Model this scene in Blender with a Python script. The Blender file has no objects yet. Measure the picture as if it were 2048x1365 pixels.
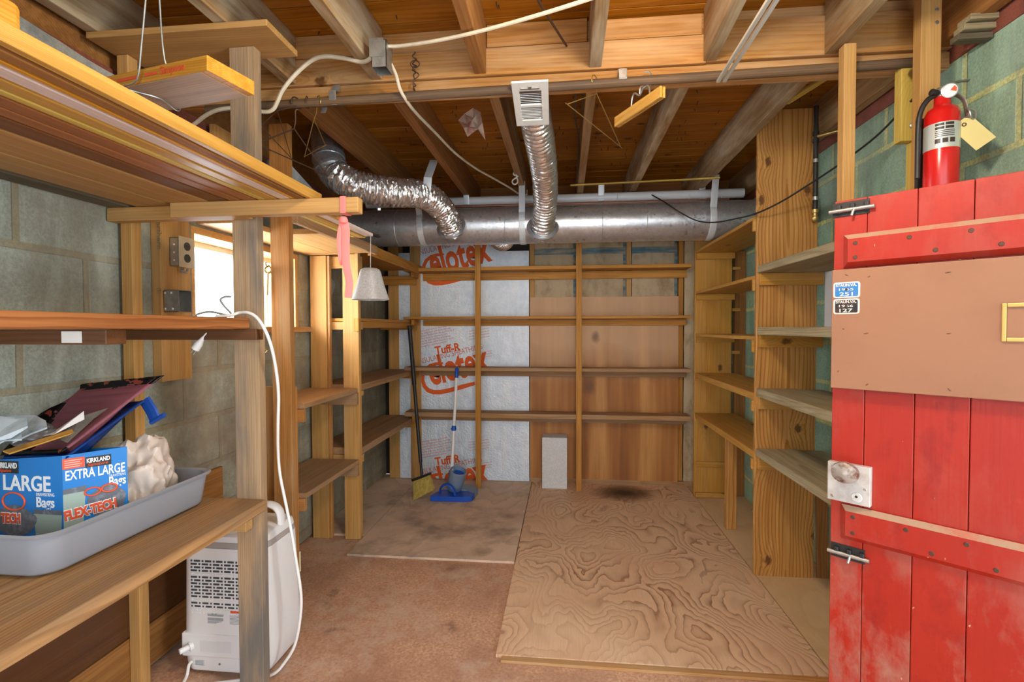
import bpy, bmesh, math, random
from mathutils import Vector, Matrix, noise as mnoise

# ------------------------------------------------------------------ camera, light, exposure
C = bpy.context.scene.collection
SC = bpy.context.scene
F_PX, CX, CY, VX, VY, HC = 1000.0, 1024.0, 682.5, 1130.0, 657.0, 1.24
DEP = Vector(((VX-CX)/F_PX, (VY-CY)/F_PX, 1.0)).normalized()      # room depth axis in camera space (x right, y down)
DWN = Vector((0, 1, 0)); DWN = (DWN - DEP*DWN.dot(DEP)).normalized()
RGT = DWN.cross(DEP)
cam_d = bpy.data.cameras.new('camera'); cam = bpy.data.objects.new('camera', cam_d); C.objects.link(cam)
cam_d.sensor_width = 36.0; cam_d.lens = 36.0*F_PX/2048.0; cam_d.clip_start = 0.05
def _w(v): return Vector((RGT.dot(v), DEP.dot(v), -DWN.dot(v)))   # camera space -> room axes
xr, yd, zf = _w(Vector((1, 0, 0))), _w(Vector((0, 1, 0))), _w(Vector((0, 0, 1)))
cam.matrix_world = Matrix.Translation((0, 0, HC)) @ Matrix((xr, -yd, -zf)).transposed().to_4x4()
SC.camera = cam
def U(px, py, x=None, y=None, z=None):
    """room point seen at a pixel of the photograph, on the plane x=, y= or z="""
    w = _w(Vector(((px-CX)/F_PX, (py-CY)/F_PX, 1.0)))
    t = y/w.y if y is not None else x/w.x if x is not None else (z-HC)/w.z
    p = w*t; p.z += HC
    return p

wd = bpy.data.worlds.new('sky'); SC.world = wd; wd.use_nodes = True
bg = wd.node_tree.nodes['Background']; bg.inputs['Color'].default_value = (0.86, 0.93, 1.0, 1); bg.inputs['Strength'].default_value = 0.9
def area(name, loc, target, sx, sy, power, col):
    l = bpy.data.lights.new(name, 'AREA'); l.shape = 'RECTANGLE'; l.size = sx; l.size_y = sy; l.energy = power; l.color = col
    o = bpy.data.objects.new(name, l); C.objects.link(o); o.location = loc
    o.rotation_euler = (Vector(target)-Vector(loc)).to_track_quat('-Z', 'Y').to_euler()
    return o
area('window_daylight', (-1.95, 2.33, 1.50), (-0.4, 2.33, 1.52), 0.9, 0.6, 140, (0.90, 0.96, 1.0))
area('side_door_daylight', (1.85, 0.50, 1.05), (-1.5, 1.0, 1.0), 0.95, 1.7, 40, (0.86, 0.93, 1.0))
sl = bpy.data.lights.new('front_fill_sun', 'SUN'); sl.energy = 1.95; sl.angle = math.radians(75); sl.color = (0.93, 0.965, 1.0)  # added fill: very wide soft sun through the open front, even with depth
so = bpy.data.objects.new('front_fill_sun', sl); C.objects.link(so); so.location = (0.3, -4, 2); so.rotation_euler = Vector((0.02, 1.0, -0.14)).to_track_quat('-Z', 'Z').to_euler()
bl = bpy.data.lights.new('ceiling_bulb', 'POINT'); bl.energy = 30; bl.color = (1.0, 0.86, 0.68); bl.shadow_soft_size = 0.09
bo = bpy.data.objects.new('ceiling_bulb', bl); C.objects.link(bo); bo.location = (0.22, 0.80, 2.12)
SC.view_settings.view_transform = 'Standard'; SC.view_settings.look = 'None'; SC.view_settings.gamma = 1.0
SC.view_settings.use_curve_mapping = False; SC.view_settings.exposure = 0.62
try: SC.cycles.max_bounces = 8; SC.cycles.diffuse_bounces = 5; SC.cycles.sample_clamp_indirect = 6.0
except Exception: pass

# ------------------------------------------------------------------ node helpers and materials
class NT:
    def __init__(s, name):
        s.m = bpy.data.materials.new(name); s.m.use_nodes = True; s.t = s.m.node_tree
        s.b = s.t.nodes['Principled BSDF']
    def n(s, typ, **kw):
        x = s.t.nodes.new(typ)
        for k, v in kw.items(): setattr(x, k, v)
        return x
    def put(s, sock, v):
        if hasattr(v, 'is_output'): s.t.links.new(v, sock)
        else: sock.default_value = v
    def math(s, op, a, b=0.0, c=0.0, clamp=False):
        x = s.n('ShaderNodeMath', operation=op, use_clamp=clamp); s.put(x.inputs[0], a); s.put(x.inputs[1], b); s.put(x.inputs[2], c); return x.outputs[0]
    def vmath(s, op, a, b=(0, 0, 0)):
        x = s.n('ShaderNodeVectorMath', operation=op); s.put(x.inputs[0], a); s.put(x.inputs[1], b)
        return x.outputs['Value'] if op in ('LENGTH', 'DOT_PRODUCT', 'DISTANCE') else x.outputs[0]
    def obj(s): return s.n('ShaderNodeTexCoord').outputs['Object']
    def sep(s, v):
        x = s.n('ShaderNodeSeparateXYZ'); s.put(x.inputs[0], v); return x.outputs
    def comb(s, a, b, c):
        x = s.n('ShaderNodeCombineXYZ'); s.put(x.inputs[0], a); s.put(x.inputs[1], b); s.put(x.inputs[2], c); return x.outputs[0]
    def noise(s, v, scale=5, detail=2, rough=0.5, dist=0.0, color=False):
        x = s.n('ShaderNodeTexNoise'); s.put(x.inputs['Vector'], v); x.inputs['Scale'].default_value = scale
        x.inputs['Detail'].default_value = detail; x.inputs['Roughness'].default_value = rough; x.inputs['Distortion'].default_value = dist
        return x.outputs['Color'] if color else x.outputs[0]
    def vor(s, v, scale=5, feature='F1', out='Distance', dim='3D'):
        x = s.n('ShaderNodeTexVoronoi', feature=feature, voronoi_dimensions=dim); s.put(x.inputs['Vector'], v); x.inputs['Scale'].default_value = scale; return x.outputs[out]
    def ramp(s, f, stops):
        x = s.n('ShaderNodeValToRGB'); e = x.color_ramp.elements
        while len(e) < len(stops): e.new(0.5)
        for i, (p, c) in enumerate(stops): e[i].position = p; e[i].color = (c[0], c[1], c[2], 1) if hasattr(c, '__len__') else (c, c, c, 1)
        s.put(x.inputs[0], f); return x.outputs[0]
    def mix(s, f, a, b, mode='MIX'):
        x = s.n('ShaderNodeMix', data_type='RGBA', blend_type=mode); s.put(x.inputs[0], f)
        for sock, v in ((x.inputs[6], a), (x.inputs[7], b)): s.put(sock, (v[0], v[1], v[2], 1) if isinstance(v, tuple) else v)
        return x.outputs[2]
    def range(s, v, a, b, c=0.0, d=1.0):
        x = s.n('ShaderNodeMapRange'); s.put(x.inputs[0], v)
        for i, q in enumerate((a, b, c, d)): x.inputs[i+1].default_value = q
        return x.outputs[0]
    def rand(s): return s.n('ShaderNodeObjectInfo').outputs['Random']
    def out(s, col, rough=0.6, metal=0.0, bump=None, bs=0.3, bd=0.002, spec=0.4):
        s.put(s.b.inputs['Base Color'], (col[0], col[1], col[2], 1) if isinstance(col, tuple) else col)
        s.put(s.b.inputs['Roughness'], rough); s.put(s.b.inputs['Metallic'], metal); s.b.inputs['Specular IOR Level'].default_value = spec
        if bump is not None:
            x = s.n('ShaderNodeBump'); x.inputs['Strength'].default_value = bs; x.inputs['Distance'].default_value = bd
            s.put(x.inputs['Height'], bump); s.t.links.new(x.outputs[0], s.b.inputs['Normal'])
        return s.m

def wood(name, light, dark, sp=0.007, knots=0.0, stain=None, stain_amt=0.0, rough=0.6, contrast=0.65, vary=0.32, fine=0.42, warp=0.022, bump=0.25, spec=0.3):
    """solid timber: growth rings round a pith beside the board; the grain runs along local X"""
    s = NT(name); o = s.obj(); r1 = s.rand()
    at = s.n('ShaderNodeAttribute', attribute_name='rnd').outputs['Fac']
    rr = s.math('ADD', r1, s.math('MULTIPLY', at, 0.731)); rr = s.math('FRACT', s.math('MULTIPLY', rr, 7.31))
    r2 = s.math('FRACT', s.math('MULTIPLY', rr, 13.7)); r3 = s.math('FRACT', s.math('MULTIPLY', rr, 29.3))
    off = s.comb(s.math('MULTIPLY', rr, 31.0), s.math('MULTIPLY', r2, 3.0), s.math('MULTIPLY', r3, 3.0))
    p = s.vmath('ADD', o, off); x, y, z = s.sep(o)
    wob = s.vmath('SUBTRACT', s.noise(s.vmath('MULTIPLY', p, (1.1, 4.5, 4.5)), 1.0, 2, 0.5, color=True), (0.5, 0.5, 0.5))
    wx, wy, wz = s.sep(wob)
    yy = s.math('ADD', s.math('ADD', y, s.math('MULTIPLY', wy, warp*2.4)), s.math('MULTIPLY', s.math('SUBTRACT', r2, 0.5), 0.14))
    zz = s.math('ADD', s.math('ADD', z, s.math('MULTIPLY', wz, warp*2.0)), s.math('ADD', 0.02, s.math('MULTIPLY', r3, 0.05)))
    zz = s.math('ADD', zz, s.math('MULTIPLY', x, 0.008))
    rad = s.math('POWER', s.math('ADD', s.math('MULTIPLY', yy, yy), s.math('MULTIPLY', zz, zz)), 0.5)
    kn = None
    if knots > 0:
        kp = s.vmath('MULTIPLY', p, (1.9, 3.0, 0.0))
        kd = s.vor(kp, 1.0, dim='2D')
        kd = s.math('ADD', kd, s.math('MULTIPLY', s.math('SUBTRACT', s.noise(p, 60, 1), 0.5), 0.05))
        rad = s.math('ADD', rad, s.math('MULTIPLY', s.math('EXPONENT', s.math('MULTIPLY', kd, -9.0)), 0.05))
        kn = s.range(kd, 0.03*knots, 0.055*knots, 1.0, 0.0)
    fr = s.math('FRACT', s.math('DIVIDE', rad, sp))
    ring = s.ramp(fr, [(0.0, 0.0), (0.50, 0.16), (0.80, 1.0), (0.92, 0.85), (1.0, 0.0)])
    fib = s.noise(s.vmath('MULTIPLY', p, (5, 190, 190)), 1.0, 3, 0.6)
    blot = s.noise(s.vmath('MULTIPLY', p, (1.6, 5, 5)), 1.0, 3, 0.6)
    c = s.mix(s.math('MULTIPLY', ring, contrast), light, dark)
    c = s.mix(s.range(fib, 0.35, 0.75, 0.0, fine), c, tuple(q*0.45 for q in dark))
    c = s.mix(s.range(blot, 0.4, 0.75, 0.0, vary), c, tuple(q*0.9 for q in dark))
    stk = s.noise(s.vmath('MULTIPLY', p, (1.3, 42, 42)), 1.0, 3, 0.62)
    c = s.mix(s.range(stk, 0.42, 0.68, 0.0, 0.25+fine*0.6), c, tuple(q*0.7 for q in dark))
    c = s.mix(s.range(stk, 0.44, 0.30, 0.0, 0.25), c, tuple(min(1.0, q*1.25) for q in light))
    if stain:
        st = s.noise(s.vmath('MULTIPLY', p, (1.3, 7, 7)), 1.3, 4, 0.65)
        c = s.mix(s.range(st, 0.42, 0.66, 0.0, stain_amt), c, stain)
    c = s.mix(s.math('MULTIPLY', r2, vary*0.55), c, tuple(q*0.8 for q in dark))
    if kn is not None: c = s.mix(s.math('MULTIPLY', kn, 0.85), c, (0.09, 0.035, 0.012))
    hs = s.n('ShaderNodeHueSaturation'); hs.inputs['Saturation'].default_value = 1.0 if name in ('weathered_grey_board', 'stained_post_timber') else 1.08 if 'yellow' in name else 1.15; hs.inputs['Value'].default_value = 0.96; s.put(hs.inputs['Color'], c); c = hs.outputs[0]
    h = s.math('ADD', s.math('MULTIPLY', fib, 0.8), s.math('MULTIPLY', ring, 0.3))
    return s.out(c, rough, 0, h, bump, 0.0012, spec)

def plain(name, col, rough=0.5, metal=0.0, spec=0.5, speck=0.0, dirt=None, dirt_amt=0.5, dscale=9.0, bump=0.0, trans=0.0):
    s = NT(name); o = s.obj(); c = col
    if speck > 0: c = s.mix(s.range(s.noise(o, 160, 2), 0.42, 0.62, 0, speck), col, tuple(q*0.4 for q in col))
    if dirt is not None: c = s.mix(s.range(s.noise(o, dscale, 5, 0.65), 0.48, 0.64, 0, dirt_amt), c if not isinstance(c, tuple) else c, dirt)
    if trans: s.b.inputs['Transmission Weight'].default_value = trans
    return s.out(c, rough, metal, s.noise(o, 140, 3) if bump else None, bump, 0.001, spec)

M = {}
M['joist'] = wood('joist_timber', (0.50, 0.32, 0.17), (0.27, 0.145, 0.065), 0.008, 0.0, (0.56, 0.48, 0.36), 0.38, 0.75, 0.5, 0.35, 0.35)
M['joist_old'] = wood('weathered_joist_timber', (0.45, 0.30, 0.165), (0.22, 0.13, 0.065), 0.008, 0.0, (0.70, 0.62, 0.46), 0.75, 0.8, 0.5, 0.35, 0.4)
M['joist_brown'] = wood('brown_joist_timber', (0.44, 0.23, 0.105), (0.22, 0.10, 0.042), 0.008, 0.0, None, 0, 0.75, 0.45, 0.3, 0.3)
M['deck'] = wood('ceiling_deck_boards', (0.52, 0.235, 0.070), (0.21, 0.075, 0.018), 0.014, 1.1, (0.58, 0.31, 0.12), 0.5, 0.7, 0.45, 0.45, 0.35)
M['beam'] = wood('beam_timber', (0.57, 0.32, 0.145), (0.32, 0.14, 0.05), 0.012, 1.1, (0.72, 0.54, 0.35), 0.45, 0.7, 0.5, 0.25, 0.25)
M['pine'] = wood('shelf_pine', (0.60, 0.335, 0.13), (0.34, 0.145, 0.045), 0.007, 0.0, None, 0, 0.6, 0.45, 0.2, 0.25)
M['pine_d'] = wood('dusty_shelf_pine', (0.50, 0.32, 0.185), (0.29, 0.16, 0.085), 0.007, 0.0, (0.40, 0.30, 0.22), 0.45, 0.7, 0.5, 0.3, 0.3)
M['pine_y'] = wood('knotty_yellow_pine', (0.64, 0.37, 0.145), (0.36, 0.145, 0.036), 0.015, 1.0, None, 0, 0.45, 0.85, 0.2, 0.2, 0.03, 0.12, 0.4)
M['pine_yd'] = wood('flat_yellow_pine', (0.60, 0.335, 0.095), (0.36, 0.155, 0.035), 0.010, 1.1, (0.55, 0.38, 0.19), 0.3, 0.5, 0.4, 0.25, 0.2)
M['grey'] = wood('weathered_grey_board', (0.50, 0.41, 0.24), (0.24, 0.18, 0.085), 0.006, 0.0, (0.46, 0.42, 0.29), 0.6, 0.8, 0.65, 0.3, 0.5, 0.02, 0.6)
M['grey_d'] = wood('dark_weathered_board', (0.20, 0.17, 0.12), (0.10, 0.08, 0.05), 0.006, 0.0, (0.25, 0.22, 0.17), 0.6, 0.85, 0.5, 0.3, 0.5)
M['post'] = wood('stained_post_timber', (0.50, 0.35, 0.205), (0.32, 0.195, 0.10), 0.007, 0.0, (0.17, 0.155, 0.135), 1.0, 0.7, 0.4, 0.25, 0.3)
M['post_c'] = wood('clean_post_timber', (0.66, 0.41, 0.19), (0.45, 0.235, 0.09), 0.008, 0.0, (0.52, 0.40, 0.25), 0.3, 0.65, 0.4, 0.2, 0.25)
M['post_r'] = wood('reddish_post_timber', (0.56, 0.31, 0.145), (0.36, 0.155, 0.055), 0.008, 0.0, (0.54, 0.42, 0.28), 0.5, 0.65, 0.45, 0.25, 0.25)
M['bench'] = wood('worn_bench_plank', (0.50, 0.315, 0.17), (0.25, 0.13, 0.06), 0.009, 0.0, (0.26, 0.19, 0.13), 0.7, 0.7, 0.7, 0.3, 0.35)
M['fir'] = wood('red_fir_plank', (0.46, 0.22, 0.11), (0.22, 0.08, 0.035), 0.006, 0.0, None, 0, 0.7, 0.7, 0.2, 0.3)
M['oak'] = wood('oak_trim', (0.70, 0.44, 0.175), (0.48, 0.255, 0.08), 0.003, 0.0, None, 0, 0.4, 0.5, 0.1, 0.4)
M['plank'] = wood('stored_pine_plank', (0.60, 0.38, 0.185), (0.42, 0.235, 0.10), 0.010, 0.0, (0.40, 0.24, 0.13), 0.35, 0.55, 0.4, 0.25, 0.2)
M['mahog'] = wood('reddish_trim', (0.42, 0.20, 0.105), (0.24, 0.095, 0.045), 0.005, 0.0, None, 0, 0.5, 0.4, 0.2, 0.2)
M['brownt'] = wood('dark_brown_trim', (0.15, 0.072, 0.038), (0.08, 0.036, 0.018), 0.005, 0.0, None, 0, 0.45, 0.4, 0.2, 0.2)
M['lam'] = wood('orange_laminated_board', (0.80, 0.46, 0.16), (0.55, 0.24, 0.06), 0.004, 0.0, None, 0, 0.5, 0.5, 0.2, 0.3)
M['lampale'] = wood('pale_board_face', (0.66, 0.50, 0.38), (0.48, 0.33, 0.22), 0.008, 0.0, (0.46, 0.30, 0.19), 0.5, 0.6, 0.35, 0.2, 0.2)
M['yellow'] = wood('yellow_stud', (0.74, 0.55, 0.17), (0.55, 0.36, 0.09), 0.008, 0.8, None, 0, 0.6, 0.4, 0.2, 0.25)
# ------------------------------------------------------------------ geometry helpers
def link(name, me, mat=None, parent=None):
    o = bpy.data.objects.new(name, me); C.objects.link(o)
    if mat is not None:
        for q in (mat if isinstance(mat, (list, tuple)) else [mat]): me.materials.append(q)
    if parent is not None:
        o.parent = parent; o.matrix_parent_inverse = wmat(parent).inverted()
    return o
def wmat(o):
    m = o.matrix_basis.copy()
    if o.parent: m = wmat(o.parent) @ o.matrix_parent_inverse @ m
    return m
def tag(o, label=None, cat=None, group=None, kind=None):
    if label: o['label'] = label
    if cat: o['category'] = cat
    if group: o['group'] = group
    if kind or cat: o['kind'] = kind or 'thing'
    return o
def thing(name, loc, label, cat, group=None):
    o = bpy.data.objects.new(name, None); C.objects.link(o); o.location = loc; o.empty_display_size = 0.1
    return tag(o, label, cat, group)
def mesh(bm, smooth=False):
    me = bpy.data.meshes.new('m'); bmesh.ops.recalc_face_normals(bm, faces=bm.faces[:]); bm.to_mesh(me); bm.free()
    if smooth:
        for p in me.polygons: p.use_smooth = True
        try: me.set_sharp_from_angle(angle=math.radians(42))
        except Exception: pass
    return me
def bm_box(bm, lo, hi, bev=0.0, mtx=None):
    lo, hi = Vector(lo), Vector(hi); d = hi-lo
    m = Matrix.Translation((lo+hi)/2) @ Matrix.Diagonal((abs(d.x), abs(d.y), abs(d.z), 1))
    if mtx is not None: m = mtx @ m
    r = bmesh.ops.create_cube(bm, size=1.0, matrix=m); vs = r['verts']
    if bev > 0:
        es = list({e for v in vs for e in v.link_edges})
        b = bmesh.ops.bevel(bm, geom=es, offset=min(bev, 0.3*min(abs(d.x), abs(d.y), abs(d.z))), segments=2, profile=0.5, affect='EDGES')
    return vs
def axes_mat(a, b, up):
    """frame with local X from a to b, local Z towards up"""
    x = (b-a).normalized(); z = (up - x*up.dot(x)).normalized(); y = z.cross(x)
    m = Matrix((x, y, z)).transposed().to_4x4(); m.translation = (a+b)/2; return m
def plank(name, a, b, w, t, mat, parent=None, up=(0, 0, 1), bev=0.002, cut=None):
    """straight timber from a to b (centre line), w across, t thick along up; its grain runs from a to b"""
    a, b, up = Vector(a), Vector(b), Vector(up); L = (b-a).length; m = axes_mat(a, b, up)
    bm = bmesh.new(); bm_box(bm, (-L/2, -w/2, -t/2), (L/2, w/2, t/2), bev)
    if cut: cut(bm)
    o = link(name, mesh(bm), mat); o.matrix_basis = m
    if parent is not None: o.parent = parent; o.matrix_parent_inverse = wmat(parent).inverted()
    return o
def board(name, x0, x1, y0, y1, z0, z1, mat, parent=None, bev=0.002, grain=None):
    d = (abs(x1-x0), abs(y1-y0), abs(z1-z0)); c = Vector(((x0+x1)/2, (y0+y1)/2, (z0+z1)/2))
    i = 'xyz'.index(grain) if grain else d.index(max(d)); e = [Vector((1, 0, 0)), Vector((0, 1, 0)), Vector((0, 0, 1))]
    j, k = [q for q in range(3) if q != i]
    if d[j] < d[k]: j, k = k, j            # j across, k thick
    return plank(name, c-e[i]*d[i]/2, c+e[i]*d[i]/2, d[j], d[k], mat, parent, e[k], bev)
def sweep(bm, pts, rad, n=8, closed=False, cap=True, flat=None):
    """round (or flattened) bar along points; rad a number or a list"""
    P = [Vector(p) for p in pts]; N = len(P)
    if not hasattr(rad, '__len__'): rad = [rad]*N
    T = []
    for i in range(N):
        if closed: d = P[(i+1) % N]-P[i-1]
        else: d = P[min(i+1, N-1)]-P[max(i-1, 0)]
        T.append(d.normalized())
    u = T[0].orthogonal().normalized()
    if flat: u = (Vector(flat[2]) - T[0]*Vector(flat[2]).dot(T[0])).normalized()
    rings = []
    for i in range(N):
        u = (u - T[i]*u.dot(T[i])).normalized(); v = T[i].cross(u)
        ring = []
        for k in range(n):
            a = 2*math.pi*k/n; ca, sa = math.cos(a), math.sin(a)
            if flat: q = u*ca*flat[0]+v*sa*flat[1]
            else: q = (u*ca+v*sa)*rad[i]
            ring.append(bm.verts.new(P[i]+q))
        rings.append(ring)
    for i in range(N if closed else N-1):
        A, B = rings[i], rings[(i+1) % N]
        for k in range(n): bm.faces.new((A[k], A[(k+1) % n], B[(k+1) % n], B[k]))
    if cap and not closed: bm.faces.new(rings[0][::-1]); bm.faces.new(rings[-1])
def spline(ctrl, per=8):
    P = [Vector(p) for p in ctrl]; P = [P[0]*2-P[1]]+P+[P[-1]*2-P[-2]]; out = []
    for i in range(1, len(P)-2):
        for k in range(per):
            t = k/per; a, b, c, d = P[i-1], P[i], P[i+1], P[i+2]
            out.append(0.5*((2*b)+(c-a)*t+(2*a-5*b+4*c-d)*t*t+(3*b-a-3*c+d)*t**3))
    out.append(P[-2]); return out
def tube(name, pts, r, mat, parent=None, n=8, smooth=True, closed=False, per=0, flat=None):
    if per: pts = spline(pts, per)
    bm = bmesh.new(); sweep(bm, pts, r, n, closed, True, flat); return link(name, mesh(bm, smooth), mat, parent)
def lathe_bm(bm, prof, mtx, n=24, cap=True):
    rings = []
    for r, z in prof:
        rings.append([bm.verts.new(mtx @ Vector((r*math.cos(2*math.pi*k/n), r*math.sin(2*math.pi*k/n), z))) for k in range(n)])
    for A, B in zip(rings, rings[1:]):
        for k in range(n): bm.faces.new((A[k], A[(k+1) % n], B[(k+1) % n], B[k]))
    if cap:
        if prof[0][0] > 1e-4: bm.faces.new(rings[0][::-1])
        if prof[-1][0] > 1e-4: bm.faces.new(rings[-1])
def lathe(name, prof, mtx, mat, parent=None, n=24, cap=True):
    bm = bmesh.new(); lathe_bm(bm, prof, mtx, n, cap); return link(name, mesh(bm, True), mat, parent)
def zto(p, d):
    """matrix with local Z along d at p"""
    m = Vector(d).to_track_quat('Z', 'Y').to_matrix().to_4x4(); m.translation = Vector(p); return m
def prism_bm(bm, poly, t, mtx):
    """outline in local XY, thickness t towards +Z"""
    a = [bm.verts.new(mtx @ Vector((x, y, 0))) for x, y in poly]; b = [bm.verts.new(mtx @ Vector((x, y, t))) for x, y in poly]
    bm.faces.new(a[::-1]); bm.faces.new(b); n = len(poly)
    for i in range(n): bm.faces.new((a[i], a[(i+1) % n], b[(i+1) % n], b[i]))
def prism(name, poly, t, mtx, mat, parent=None, smooth=False):
    bm = bmesh.new(); prism_bm(bm, poly, t, mtx); return link(name, mesh(bm, smooth), mat, parent)
def text_mesh(s, size, bold=0.0, ext=0.0004, shear=0.0, width=None, align='LEFT', space=1.0):
    cu = bpy.data.curves.new('t', 'FONT'); cu.body = s; cu.size = size; cu.offset = bold*size; cu.extrude = ext; cu.shear = shear
    cu.align_x = align; cu.space_character = space; cu.resolution_u = 3
    o = bpy.data.objects.new('t', cu); C.objects.link(o); dg = bpy.context.evaluated_depsgraph_get(); dg.update()
    me = bpy.data.meshes.new_from_object(o.evaluated_get(dg)); bpy.data.objects.remove(o); bpy.data.curves.remove(cu)
    if width and len(me.vertices):
        xs = [v.co.x for v in me.vertices]; k = width/(max(xs)-min(xs)); x0 = min(xs) if align == 'LEFT' else 0
        for v in me.vertices: v.co.x = (v.co.x-x0)*k
    me.materials.clear(); return me
def text(name, s, size, mtx, mat, parent=None, **kw):
    me = text_mesh(s, size, **kw); me.transform(mtx); return link(name, me, mat, parent)
def texts(name, items, mat, parent=None):
    """several lines of one print as one mesh; items = (string, size, matrix, options)"""
    bm = bmesh.new()
    for s, size, mtx, kw in items:
        me = text_mesh(s, size, **kw); me.transform(mtx); bm.from_mesh(me); bpy.data.meshes.remove(me)
    me = bpy.data.meshes.new('t'); bm.to_mesh(me); bm.free(); return link(name, me, mat, parent)
def face_mat(o, x, y=None, z=None):
    """frame at o with local X along x, local Z (out of the print) along z"""
    x = Vector(x).normalized(); z = Vector(z).normalized(); y = z.cross(x); z = x.cross(y)
    m = Matrix((x, y, z)).transposed().to_4x4(); m.translation = Vector(o); return m
def set_rnd(me, vals):
    """vals: one number per face"""
    at = me.attributes.new('rnd', 'FLOAT', 'FACE')
    for i, v in enumerate(vals): at.data[i].value = v
# ------------------------------------------------------------------ the room
XL, XR, YB, ZD, ZJ = -1.52, 1.31, 4.05, 2.374, 2.19
def block_mat(name, ca, cb, mortar, dirt, dirt_amt, off, sw=0):
    """painted concrete block; the wall runs along Y, courses along Z"""
    s = NT(name); o = s.obj(); x, y, z = s.sep(o)
    h = s.math('ADD', y if sw == 0 else x, off[0]); v = s.math('ADD', z, off[1])
    w = s.noise(o, 3.0, 2); h = s.math('ADD', h, s.math('MULTIPLY', s.math('SUBTRACT', w, 0.5), 0.012))
    v = s.math('ADD', v, s.math('MULTIPLY', s.math('SUBTRACT', s.noise(o, 2.2, 2), 0.5), 0.014))
    b = s.n('ShaderNodeTexBrick'); s.put(b.inputs['Vector'], s.comb(h, v, 0.0)); b.offset = 0.5; b.squash = 1.0
    b.inputs['Scale'].default_value = 1.0; b.inputs['Mortar Size'].default_value = 0.0125; b.inputs['Mortar Smooth'].default_value = 0.35
    b.inputs['Brick Width'].default_value = 0.406; b.inputs['Row Height'].default_value = 0.203; b.inputs['Bias'].default_value = 0.0
    b.inputs['Color1'].default_value = (*ca, 1); b.inputs['Color2'].default_value = (*cb, 1); b.inputs['Mortar'].default_value = (*mortar, 1)
    c = s.mix(s.range(s.noise(o, 120, 3, 0.7), 0.36, 0.64, 0.55, 0.0), b.outputs['Color'], tuple(q*0.33 for q in ca))
    c = s.mix(s.range(s.noise(o, 19, 4, 0.7), 0.35, 0.62, 0.4, 0.0), c, tuple(q*0.42 for q in ca))
    c = s.mix(s.range(s.noise(s.vmath('MULTIPLY', o, (1, 1, 0.55)), 2.6, 5, 0.65), 0.40, 0.66, 0.0, dirt_amt), c, dirt)
    c = s.mix(s.range(s.noise(s.vmath('ADD', s.vmath('MULTIPLY', o, (6, 6, 1.2)), (3, 8, 1)), 1.5, 4, 0.6), 0.52, 0.72, 0.0, 0.35), c, tuple(min(1, q*1.5) for q in ca))
    return s, c, b, o, z, y
s, c, b, o, z, y = block_mat('left_block_wall', (0.60, 0.69, 0.57), (0.46, 0.54, 0.46), (0.46, 0.39, 0.22), (0.17, 0.14, 0.09), 0.55, (-1.45+0.406*8, 0.148))
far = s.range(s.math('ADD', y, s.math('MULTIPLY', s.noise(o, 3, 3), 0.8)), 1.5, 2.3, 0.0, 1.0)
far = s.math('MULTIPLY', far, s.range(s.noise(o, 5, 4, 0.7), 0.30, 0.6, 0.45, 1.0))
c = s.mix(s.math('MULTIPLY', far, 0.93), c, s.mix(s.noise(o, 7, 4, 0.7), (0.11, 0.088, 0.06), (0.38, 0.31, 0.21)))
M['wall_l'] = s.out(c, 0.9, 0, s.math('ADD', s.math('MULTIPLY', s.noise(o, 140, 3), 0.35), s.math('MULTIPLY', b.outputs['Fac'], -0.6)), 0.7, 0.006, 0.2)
s, c, b, o, z, y = block_mat('right_block_wall', (0.40, 0.62, 0.42), (0.34, 0.54, 0.39), (0.86, 0.84, 0.28), (0.38, 0.46, 0.43), 0.45, (-2.02+0.406*8, 0.052))
M['wall_r'] = s.out(c, 0.85, 0, s.math('ADD', s.math('MULTIPLY', s.noise(o, 140, 3), 0.35), s.math('MULTIPLY', b.outputs['Fac'], -0.6)), 0.7, 0.006, 0.25)
M['dark'] = plain('dark_cavity', (0.035, 0.025, 0.018), 0.9)
M['brick'] = plain('red_brick', (0.27, 0.085, 0.055), 0.9, 0, 0.2, 0.3, (0.14, 0.05, 0.04), 0.6)
M['stone'] = plain('parged_stone', (0.42, 0.43, 0.39), 0.9, 0, 0.2, 0.25, (0.19, 0.21, 0.22), 0.8, 6, 0.6)

def boxes(name, lst, mat, parent=None, kind=None, bev=0.0):
    bm = bmesh.new()
    for lo, hi in lst: bm_box(bm, lo, hi, bev)
    o = link(name, mesh(bm), mat, parent)
    if kind: o['kind'] = kind
    return o
WY0, WY1, WZ0, WZ1 = 1.905, 2.742, 1.252, 1.668      # window opening in the left wall
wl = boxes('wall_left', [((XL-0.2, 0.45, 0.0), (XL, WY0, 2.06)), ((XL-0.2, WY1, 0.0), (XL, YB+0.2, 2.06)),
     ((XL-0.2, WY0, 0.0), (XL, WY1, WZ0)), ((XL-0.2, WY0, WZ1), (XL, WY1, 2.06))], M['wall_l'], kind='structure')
boxes('brick_course', [((XL-0.2, -1.2, 2.06), (XL-0.012, YB, 2.125))], M['brick'], wl)
boxes('sill_plate', [((XL-0.2, -1.2, 2.125), (XL-0.03, YB, 2.40))], M['joist_brown'], wl)
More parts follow.
